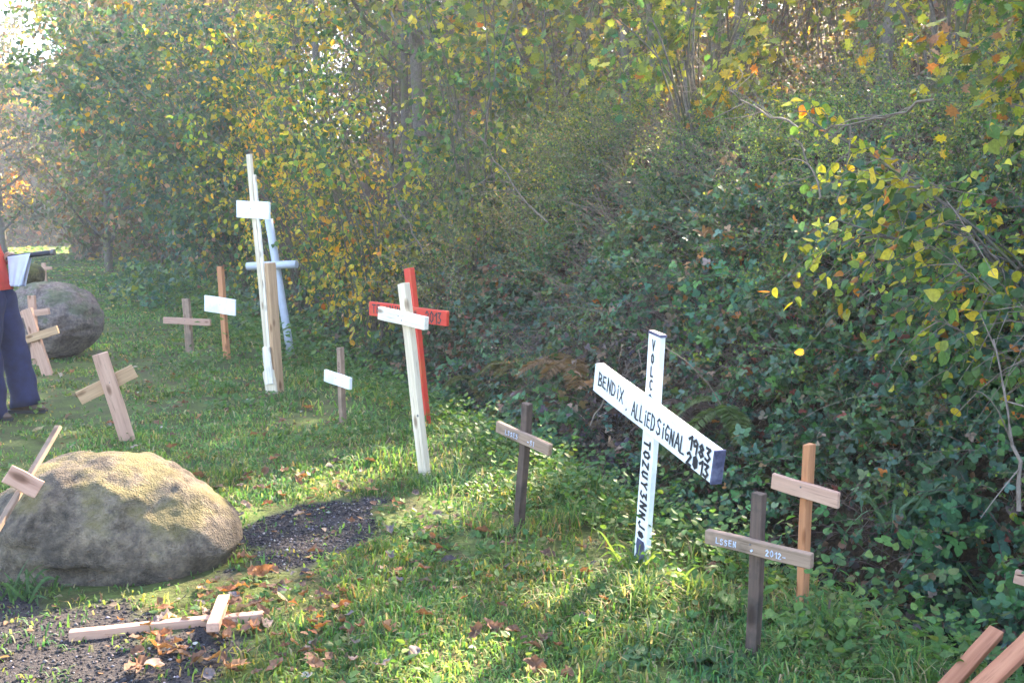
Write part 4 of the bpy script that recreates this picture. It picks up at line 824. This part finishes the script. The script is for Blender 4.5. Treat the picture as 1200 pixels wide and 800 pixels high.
    for sgn in (-1, 1):
        for i in range(nu):
            for j in range(nv):
                u = i / (nu - 1); v = j / (nv - 1)
                tl, tr = np.array([9, 303.]), np.array([36, 299.]); bl, br = np.array([13, 338.]), np.array([26, 338.])
                p = (tl * (1 - u) + tr * u) * (1 - v) + (bl * (1 - u) + br * u) * v
                V.append(q(p[0], p[1] - 2, FAR * .6 + sgn * (.028 + .02 * v + .012 * math.sin(u * 16 + sgn + v * 2) * v)))
    Q = [];
    for g_ in range(2):
        for i in range(nu - 1):
            for j in range(nv - 1): a = g_ * nu * nv + i * nv + j; Q.append((a, a + nv, a + nv + 1, a + 1))
    for i in range(nu - 1): a = i * nv; b = nu * nv + i * nv; Q.append((a, b, b + nv, a + nv)); Q.append((a + nv - 1, a + nv + nv - 1, b + nv + nv - 1, b + nv - 1))
    o = raw_obj('cloth_bag', np.array(V), np.array(Q), flat_mat('white_plastic', (.62, .64, .78), .45, .08, 8), None, None, True); tag(o, 'crumpled white plastic bag hung over the black rod', 'bag')
build_person()

# ------------------------------------------------------------------ grass, weeds, fallen leaves
def lawn_pts(y0, y1, dens, smax=.2, smin=-9):
    A = (y1 - y0) * (.62 * (y0 + y1) + 2.4); n = int(A * dens); x = rng.uniform(-.62 * y1 - 1.2, .62 * y1 + 1.2, n); y = rng.uniform(y0, y1, n)
    s, t = st(x, y); k = (s < smax + .25 * (vnoise(np.stack([x * 2, y * 2], 1), 41) - .5)) & (s > smin) & (np.abs(x) < .62 * y + 1.2)
    return x[k], y[k], s[k]
def in_gravel(x, y):
    wob = .38 * (fbm(np.stack([x * 3.5, y * 3.5], 1), 21) - .5); m = np.zeros(len(x), bool)
    for p_ in GRAVEL: m |= in_poly(x + wob, y + wob * 1.7, p_)
    return m
GPAL = [((.090, .190, .048), 4), ((.13, .22, .055), 3), ((.215, .235, .075), 2.0), ((.06, .14, .052), 2.6), ((.32, .27, .15), 1.0), ((.17, .115, .07), .5)]
def grass():
    VV, QQ, CC = [], [], []; base = 0
    for (y0, y1, dens, wd, hs) in ((3.0, 4.6, 5200, .0045, 1), (4.6, 6.5, 3600, .005, 1), (6.5, 9, 2100, .0065, 1.05), (9, 13, 1100, .009, 1.1), (13, 20, 420, .015, 1.2), (20, 34, 130, .03, 1.4), (34, 60, 34, .06, 1.6), (60, 120, 9, .14, 2.6)):
        x, y, s = lawn_pts(y0, y1, dens); p2 = np.stack([x, y], 1)
        thick = fbm(p2 * 1.7, 51, 3); tuft = vnoise(p2 * 5.5, 52); edge = np.clip((s + 1.6) / 1.6, 0, 1)
        worn = np.clip((-s - 2.1) / 1.2, 0, 1)                             # trodden strip further from the ditch
        keepp = np.clip((thick - .34) * 3.6, .10, 1) * (1 - .55 * worn * (thick < .56)); keepp = np.where(in_gravel(x, y), .13 * (vnoise(p2 * 7, 58) > .45), keepp)
        k = rng.random(len(x)) < keepp; x, y, s, thick, tuft, edge, worn = [v[k] for v in (x, y, s, thick, tuft, edge, worn)]
        n = len(x); P = np.stack([x, y, ground_z(x, y) - .004], 1)
        h = (.014 + .038 * thick + .13 * np.clip(tuft - .58, 0, 1) * (1 - .7 * worn) + .13 * edge * tuft) * rng.uniform(.5, 1.4, n) * hs
        a = rng.uniform(0, 6.283, n); lean = rng.uniform(.15, 1.5, n) * (.7 + .6 * vnoise(np.stack([x, y], 1) * 3.3, 55)); a = a + 1.6 * vnoise(np.stack([x, y], 1) * 2.1, 56) * (rng.random(n) < .6); Dh = np.stack([np.cos(a), np.sin(a), a * 0], 1); W = np.stack([-np.sin(a), np.cos(a), a * 0], 1) * (wd * rng.uniform(.6, 1.4, n))[:, None]
        M = P + Dh * (h * lean * .35)[:, None] + np.array([0, 0, 1.]) * (h * .62)[:, None]; T = P + Dh * (h * lean)[:, None] + np.array([0, 0, 1.]) * (h * np.clip(1 - .38 * lean ** 1.6, .12, 1))[:, None]
        V = np.stack([P - W, P + W, M + W * .75, M - W * .75, T], 1).reshape(-1, 3)
        i = np.arange(n)[:, None] * 5 + base; F3 = np.concatenate([i + np.array([0, 1, 2]), i + np.array([0, 2, 3]), i + np.array([3, 2, 4])])
        c = palette(n, GPAL, .35) * (.7 + .6 * vnoise(np.stack([x, y], 1) * 1.3, 54))[:, None] * (1 + (vnoise(np.stack([x, y], 1) * 2.7, 57) - .5)[:, None] * np.array([.7, .1, -.3]))
        VV.append(V); QQ.append(F3); CC.append(np.repeat(c, 5, axis=0)); base += n * 5
    o = raw_obj('grass', np.concatenate(VV), np.concatenate(QQ), M_GRASS, None, np.concatenate(CC)); tag(o, 'short uneven green grass over the verge', None, None, 'stuff')
grass()
def weeds(name, label, x, y, per, size, tmpl, pal, up=.5, mat=M_LEAF, h=.05):
    n = len(x); P = np.stack([x, y, ground_z(x, y)], 1); P = np.repeat(P, per, axis=0); m = len(P); a = rng.uniform(0, 6.283, m)
    D = np.stack([np.cos(a), np.sin(a), rng.uniform(0, 2 * up, m)], 1); hh = rng.uniform(.1, 1, m) * h * np.repeat(rng.uniform(.5, 1.6, n), per)
    P = P + D * np.array([1, 1, 0]) * (hh * .7)[:, None] + np.array([0, 0, 1]) * hh[:, None]
    N = norm(np.stack([rng.normal(0, .35, m), rng.normal(0, .35, m), np.ones(m)], 1)); c = palette(m, PAL[pal] if isinstance(pal, str) else pal, .25)
    V, T, c = leaf_set(P, D, N, size * rng.uniform(.5, 1.3, m), tmpl, c); o = raw_obj(name, V, T, mat, None, c); return tag(o, label, None, None, 'stuff')
def weed_pts(y0, y1, dens, f, smax=.35): x, y, s = lawn_pts(y0, y1, dens, smax); k = rng.random(len(x)) < f(x, y, s); return x[k], y[k]
clump = lambda x, y: np.clip((vnoise(np.stack([x * 1.6, y * 1.6], 1), 61) - .38) * 3, 0, 1)
x1, y1 = weed_pts(3.2, 9, 230, lambda x, y, s: clump(x, y) * np.clip((s + 2.4) / 1.6, .12, 1) * ~in_gravel(x, y))
weeds('ground_weeds', 'broad-leaved weeds and clover mixed into the grass', x1, y1, 8, .034, OV8, 'nettle')
x1, y1 = weed_pts(9, 22, 60, lambda x, y, s: clump(x, y) * np.clip((s + 3) / 2, .1, 1)); weeds('ground_weeds', 'weeds in the grass further along the verge', x1, y1, 8, .055, OV2, 'nettle', h=.08)
# a nettle and bramble fringe where the grass meets the ditch
x1, y1 = weed_pts(3.2, 12, 150, lambda x, y, s: np.clip((s + .75) / .5, 0, 1) * (.35 + .65 * clump(x, y)) * np.where((y < 6.2) & (s > .02), .10, 1), .5); weeds('nettle_fringe', 'knee-high nettles and ivy along the edge of the ditch', x1, y1, 16, .042, OV8, 'nettle', .5, M_LEAF, .22)
x1, y1 = weed_pts(12, 34, 40, lambda x, y, s: np.clip((s + 1.6) / .8, 0, 1) * .8, .6); weeds('nettle_fringe', 'taller weeds at the hedge foot further down the lane', x1, y1, 14, .085, OV2, 'nettle', .4, M_LEAF, .35)
# leaf litter too small to pick apart, gravel grit
x1, y1 = weed_pts(3.0, 14, 60, lambda x, y, s: np.clip((fbm(np.stack([x * 1.2, y * 1.2], 1), 71, 3) - .38) * 4, .05, 1), .6)
n = len(x1); a = rng.uniform(0, 6.283, n); P = np.stack([x1, y1, ground_z(x1, y1) + rng.uniform(.008, .03, n)], 1)
DP = [((.16, .085, .045), 4), ((.26, .14, .07), 2), ((.32, .21, .13), 1.5), ((.09, .055, .04), 3), ((.36, .33, .30), .5), ((.36, .16, .05), .8)]
V, T, c = leaf_set(P, np.stack([np.cos(a), np.sin(a), rng.normal(0, .25, n)], 1), norm(np.stack([rng.normal(0, .4, n), rng.normal(0, .4, n), np.ones(n)], 1)), .035 * rng.uniform(.5, 1.4, n), OV8, palette(n, DP)); tag(raw_obj('leaf_litter', V, T, M_DRY, None, c), 'scattered scraps of brown leaf litter in the grass', None, None, 'stuff')
def grit():
    xs, ys = [], []
    for p_ in GRAVEL:
        q = np.array(p_); m = 9000; x = rng.uniform(q[:, 0].min() - .1, q[:, 0].max() + .1, m); y = rng.uniform(max(3, q[:, 1].min() - .1), q[:, 1].max() + .1, m); k = in_gravel(x, y); xs.append(x[k]); ys.append(y[k])
    x, y = np.concatenate(xs), np.concatenate(ys); n = len(x); r = rng.uniform(.002, .007, n) * rng.choice([1, 1, 1, 1.8], n)
    oc = np.array([(1, 0, 0), (-1, 0, 0), (0, 1, 0), (0, -1, 0), (0, 0, .7), (0, 0, -.7)], float); ot = np.array([(0, 2, 4), (2, 1, 4), (1, 3, 4), (3, 0, 4), (2, 0, 5), (1, 2, 5), (3, 1, 5), (0, 3, 5)])
    V = np.stack([x, y, ground_z(x, y) + r * .3], 1)[:, None] + (oc[None] * r[:, None, None]) * rng.uniform(.6, 1.3, (n, 6, 1)); T = ot[None] + (np.arange(n) * 6)[:, None, None]
    c = np.repeat(palette(n, [((.030, .028, .031), 6), ((.06, .053, .054), 3), ((.17, .155, .16), .8), ((.34, .31, .30), .2)]), 6, axis=0)
    m = leaf_mat('grit_stone', 0.0, .85, .2); tag(raw_obj('gravel', V.reshape(-1, 3), T.reshape(-1, 3), m, None, c), 'dark crushed gravel showing through the worn grass', None, None, 'stuff')
grit()
# fallen leaves one by one
FL = []
def leaf_variant(name, c):
    if rng.random() < .6:
        o = np.array([(0, .0), (.16, .06), (.33, .18), (.28, .33), (.42, .48), (.27, .56), (.25, .76), (.1, .80), (0, 1)]) * rng.uniform(.85, 1.1, (9, 1)); o = np.concatenate([o, (o[-2:0:-1] * [-1, 1]) * rng.uniform(.85, 1.15, (7, 1))])
    else:
        an = np.linspace(0, 1, 8); o = np.stack([.30 * np.sin(an * math.pi) ** .8, an], 1); o = np.concatenate([o, (o[-2:0:-1] * [-1, 1])]) * rng.uniform(.92, 1.08, (14, 1))
    n = len(o); mid = o * .5 + np.array([0, .22]); ctr = np.array([[0, .45]]); v2 = np.concatenate([o, mid, ctr]); v = np.c_[v2[:, 0], v2[:, 1] - .5, np.zeros(len(v2))]
    k1, k2 = rng.uniform(.4, 2.2), rng.uniform(-.6, 1.0); v[:, 2] = k1 * v[:, 0] ** 2 + k2 * v[:, 1] ** 2 + rng.normal(0, .045, len(v)); v[:, 0] *= rng.uniform(.6, 1.0)
    T = []
    for i in range(n): j = (i + 1) % n; T += [(i, j, n + j), (i, n + j, n + i), (n + i, n + j, 2 * n)]
    st_ = np.array([(-.012, -.5, 0), (.012, -.5, 0), (.03, -.8, .06), (.01, -.8, .06)]); V = np.concatenate([v, st_]); m_ = len(v); T += [(m_, m_ + 1, m_ + 2), (m_, m_ + 2, m_ + 3)]
    me = raw_mesh(name, V, np.array(T), np.repeat(np.array([c]), len(V), 0) * rng.uniform(.75, 1.25, (len(V), 1)), True); me.materials.append(M_DRY); return me
KINDS = {'brown': [(.15, .075, .045), (.11, .06, .04), (.19, .10, .065)], 'orange': [(.30, .125, .055), (.26, .10, .045), (.34, .17, .08)], 'pale': [(.34, .23, .17), (.40, .33, .28), (.28, .19, .15)], 'grey': [(.12, .10, .11), (.09, .07, .075), (.15, .12, .12)]}
LV = {k: [leaf_variant('fallen_leaf', c) for c in v for _ in range(4)] for k, v in KINDS.items()}
ZONES = [('in front of the big boulder', gpoly([(150, 800), (440, 800), (420, 690), (280, 660), (160, 740)]), 125), ('around the bare gravel patch', gpoly([(270, 665), (480, 690), (560, 620), (440, 540), (220, 560)]), 60),
         ('on the grass in the middle foreground', gpoly([(440, 800), (760, 800), (700, 640), (480, 620)]), 42), ('on the grass behind the big boulder', gpoly([(40, 525), (330, 560), (380, 470), (180, 420), (60, 440)]), 46),
         ('near the ditch at the lower right', gpoly([(760, 790), (1040, 790), (960, 640), (780, 620)]), 40)]
WORD = {'brown': 'dull brown dry leaf lying', 'orange': 'orange-brown dry leaf lying', 'pale': 'pale bleached dry leaf lying', 'grey': 'dark grey rotting leaf lying'}
for place, poly, cnt in ZONES:
    q = np.array(poly); got = 0
    while got < cnt:
        x, y = rng.uniform(q[:, 0].min(), q[:, 0].max()), rng.uniform(q[:, 1].min(), q[:, 1].max())
        if not in_poly([x], [y], poly)[0]: continue
        kd = rng.choice(['brown', 'orange', 'pale', 'grey'], p=[.55, .20, .09, .16]); got += 1
        o = bpy.data.objects.new('fallen_leaf', LV[kd][rng.integers(len(LV[kd]))]); sc = rng.uniform(.045, .10) * (1.0 if y < 6.5 else 1.15)
        o.location = (x, y, gz(x, y) + .022 + rng.uniform(0, .018)); o.rotation_euler = (rng.normal(0, .35), rng.normal(0, .35), rng.uniform(0, 6.28)); o.scale = (sc, sc, sc)
        tag(link(o), '%s %s' % (WORD[kd], place), 'fallen leaf', '%s leaves %s' % (kd, place))
# bare branches standing out from the bank
def bare_branch(label, pts, r, nsub, subL, mat=M_TWIG):
    P = np.array([at(*p_) for p_ in pts]); k = np.linspace(0, 1, 9); kk = np.linspace(0, 1, len(P)); M = np.stack([np.interp(k, kk, P[:, c]) for c in range(3)], 1) + rng.normal(0, .012, (9, 3))
    root = empty('bare_branch', tuple(M[0]), label, 'branch', 'bare branches on the bank'); V, Q = tubes(M[None], (r * np.linspace(1, .35, 9))[None], 5); raw_obj('branch', V, Q, mat, root, None, True)
    q, t = on_canes(M[None], nsub, .15)
    for i in range(nsub):
        D = norm(t[i] * .8 + rng.normal(0, .55, 3)); c = bezier_canes(q[i][None], D[None], subL * rng.uniform(.4, 1.2), .15, 6, .06); V, Q = tubes(c, (r * .45 * np.linspace(1, .4, 6))[None], 4); raw_obj('twig', V, Q, mat, root, None, True)
bare_branch('dark branch reaching left below the oak leaves', [(1090, 118, 5.1), (1040, 138, 5.3), (960, 153, 5.6)], .008, 7, .35)
bare_branch('pale dead branch fanning out below the grey-green trunk', [(935, 150, 7.0), (890, 132, 7.2), (852, 104, 7.4)], .009, 9, .5)
bare_branch('grey upright stem at the right edge among bluish leaves', [(1196, 590, 4.3), (1184, 500, 4.4), (1168, 400, 4.6)], .010, 4, .4)
bare_branch('thin arching stem right of the lettered white cross', [(845, 470, 6.2), (812, 425, 6.1), (770, 402, 6.1), (745, 412, 6.0)], .005, 4, .3)
bare_branch('straight thin stem crossing the brambles at the upper right', [(965, 232, 6.0), (950, 190, 6.1), (925, 150, 6.3)], .007, 5, .4)
bare_branch('pale twig standing out of the honeysuckle tangle', [(640, 262, 10.0), (600, 215, 10.1), (560, 160, 10.3)], .009, 9, .6)
bare_branch('slanting twig above the red cross', [(500, 300, 10.4), (470, 250, 10.4), (455, 190, 10.6)], .009, 8, .6)
bare_branch('drooping dead stem in the dark hollow above the white cross', [(690, 500, 6.4), (720, 440, 6.4), (770, 425, 6.4)], .005, 5, .3)
# ferns, docks, long sedge blades at the ditch
def fern(label, px, py, lift, n, L, cols, cat='fern'):
    h = hit(px, py); b = h + OUT * lift; b[2] = max(b[2] - .05, gz(b[0], b[1])); root = empty('fern', tuple(b), label, cat, 'ferns at the foot of the bank')
    for k in range(n):
        a = rng.uniform(-1.5, 1.5) + math.atan2(OUT[1], OUT[0]); D = norm(np.array([math.cos(a), math.sin(a), rng.uniform(.5, 1.1)])); cn = bezier_canes(b[None], D[None], L * rng.uniform(.7, 1.15), .75, 12, .03)
        q, t = on_canes(cn, 40, .12); u = np.linspace(.12, 1, 40); sd = norm(np.cross(t, [0, 0, 1.])); c = np.array(cols[rng.integers(len(cols))])
        P = np.concatenate([q, q]); DD = np.concatenate([sd + t * .45, -sd + t * .45]); DD[:, 2] -= .15; sz = np.concatenate([L * .20 * np.sin(np.clip(1.08 - u, 0, 1) * 2.2 + .35)] * 2)
        T_ = (OV2[0] * np.array([.32, 1, 1]), OV2[1]); V, T, cc = leaf_set(P, DD, np.repeat([[0, 0, 1.]], 80, 0) + rng.normal(0, .2, (80, 3)), np.abs(sz) + .01, T_, c * rng.uniform(.75, 1.25, (80, 1)))
        V2, Q2 = tubes(cn, np.linspace(.004, .0015, 12)[None], 3); T2 = np.concatenate([Q2[:, :3], Q2[:, [0, 2, 3]]]) + len(V)
        raw_obj('frond', np.concatenate([V, V2]), np.concatenate([T, T2]), M_LEAF, root, np.concatenate([cc, np.repeat([c * .8], len(V2), 0)]))
FG, FO, FB = [(.07, .12, .035), (.09, .13, .04)], [(.13, .13, .04), (.17, .14, .05)], [(.20, .12, .06), (.15, .085, .045), (.24, .16, .08)]
fern('green fern hanging behind the red cross', 545, 355, .55, 8, .75, FG); fern('olive fern at the foot of the bank right of the red cross', 590, 440, .3, 5, .42, FO)
fern('yellowing fern above the short dark brown cross', 650, 425, .4, 6, .45, FO); fern('withered brown fern above the lettered white cross', 735, 420, .5, 5, .6, FB)
fern('brown bracken behind the small whitish-barred cross', 425, 430, .3, 7, .8, FB); fern('half brown fern beside the foot of the hazel', 455, 420, .5, 6, .75, FO)
fern('dead dark fern in the shade under the bramble', 880, 470, .45, 6, .5, [(.09, .06, .05), (.07, .05, .045)]); fern('small green fern on the bank right of the white cross', 930, 470, .5, 5, .45, FG)
def dock(label, P, n, L, wide, col, upr=.8, a0=0, spread=3.1):
    root = empty('dock_plant', tuple(P), label, 'plant', 'broad-leaved plants by the ditch')
    for k in range(n):
        a = a0 + rng.uniform(-spread, spread); D = norm(np.array([math.cos(a), math.sin(a), upr * rng.uniform(.6, 1.6)])); l_ = L * rng.uniform(.6, 1.1); u = np.linspace(0, 1, 9)
        mid = bezier_canes(np.array([P]), D[None], l_, .5, 9, .03)[0]; t = norm(np.gradient(mid, axis=0)); sd = norm(np.cross(t, [0, 0, 1.])); up_ = np.cross(sd, t); wv = wide * l_ * np.sin(np.clip((u - .18) / .82, 0, 1) ** .75 * math.pi) ** .8 + .004
        ed = .012 * np.sin(u * 22 + k); V = np.concatenate([mid - sd * wv[:, None] + up_ * (.25 * wv + ed)[:, None], mid, mid + sd * wv[:, None] + up_ * (.25 * wv - ed)[:, None]]); Q = []
        for r in range(2):
            for i in range(8): Q.append((r * 9 + i, r * 9 + i + 1, (r + 1) * 9 + i + 1, (r + 1) * 9 + i))
        cc = np.repeat([np.array(col) * rng.uniform(.8, 1.2)], 27, 0); cc[9:18] *= 1.35; raw_obj('leaf', V, np.array(Q), M_LEAF, root, cc, True)
dock('light green dock with broad leaves left of the dark weathered cross', hit(868, 725), 6, .30, .20, (.11, .20, .05), .9); dock('tall dock leaf against the dark bank behind the white cross', hit(812, 545) + OUT * .25, 4, .55, .17, (.08, .15, .05), 2.4)
dock('pale dock leaves at the foot of the orange pine cross', hit(925, 745), 5, .26, .2, (.15, .22, .05), .7); dock('broad-leaved plant at the bottom edge right of the middle', hit(760, 775), 7, .13, .24, (.06, .13, .045), .7)
dock('dark green rosette at the foot of the dark weathered cross', hit(845, 780), 7, .20, .26, (.05, .11, .05), .6); dock('bushy weed beside the ditch water', hit(1095, 745), 9, .26, .16, (.06, .14, .035), 1.6)
dock('round-leaved plant left of the orange pine cross in the shade', hit(838, 575) + OUT * .2, 6, .25, .3, (.10, .17, .04), 1.0); dock('dandelion-like rosette near the short dark cross', hit(575, 625), 7, .17, .2, (.07, .14, .04), .6)
def sedge(label, P, n, L, col):
    root = empty('sedge_clump', tuple(P), label, 'grass clump', 'long grass clumps at the ditch')
    P_ = np.array([P]) + np.c_[rng.normal(0, .05, (n, 2)), np.zeros(n)]; a = rng.uniform(0, 6.28, n); D = norm(np.stack([np.cos(a) * .5, np.sin(a) * .5, np.ones(n)], 1)); cn = bezier_canes(P_, D, L * rng.uniform(.5, 1.2, n), rng.uniform(.3, .9, n), 8, .05); t = norm(np.gradient(cn, axis=1)); sd = norm(np.cross(t, rng.normal(0, 1, (n, 1, 3)))) * (np.sin(np.linspace(.25, 1, 8) * math.pi) * .006 + .0008)[None, :, None]
    for k in range(n):
        V = np.concatenate([cn[k] - sd[k], cn[k] + sd[k]]); Q = np.array([(i, i + 1, 9 + i, 8 + i) for i in range(7)]); raw_obj('blade', V, Q, M_GRASS, root, np.repeat([np.array(col) * rng.uniform(.7, 1.3)], 16, 0), True)
sedge('long bluish grass bending out of the brambles at the right', hit(1100, 610) + OUT * .3, 16, .75, (.09, .17, .10)); sedge('grass tuft at the foot of the lettered white cross', hit(745, 668), 34, .28, (.14, .22, .05))
sedge('grass tuft at the left end of the big boulder', hit(25, 700), 34, .24, (.06, .12, .05)); sedge('drooping grass by the dark ditch water', hit(975, 745), 30, .4, (.10, .18, .07)); sedge('long grass beside the planks at the lower right', hit(1150, 720), 22, .5, (.09, .16, .06)); sedge('upright grass tuft right of the white cross foot', hit(800, 700), 34, .25, (.16, .24, .06))

# ------------------------------------------------------------------ haze
bm = bmesh.new(); bmesh.ops.create_cube(bm, size=1)
for v in bm.verts: v.co = Vector((v.co.x * 260, v.co.y * 260 + 40, (v.co.z + .5) * 25 - 2.5))
m = bpy.data.materials.new('haze'); m.use_nodes = True; n = m.node_tree.nodes; n.clear(); out = n.new('ShaderNodeOutputMaterial'); pv = n.new('ShaderNodeVolumePrincipled')
pv.inputs['Color'].default_value = (.92, .94, 1, 1); pv.inputs['Density'].default_value = HAZE; pv.inputs['Anisotropy'].default_value = .35; m.node_tree.links.new(pv.outputs[0], out.inputs['Volume'])
o = bm_obj('haze', bm, m); tag(o, 'thin autumn haze hanging over the lane', None, None, 'stuff')
C.cycles.volume_bounces = 1
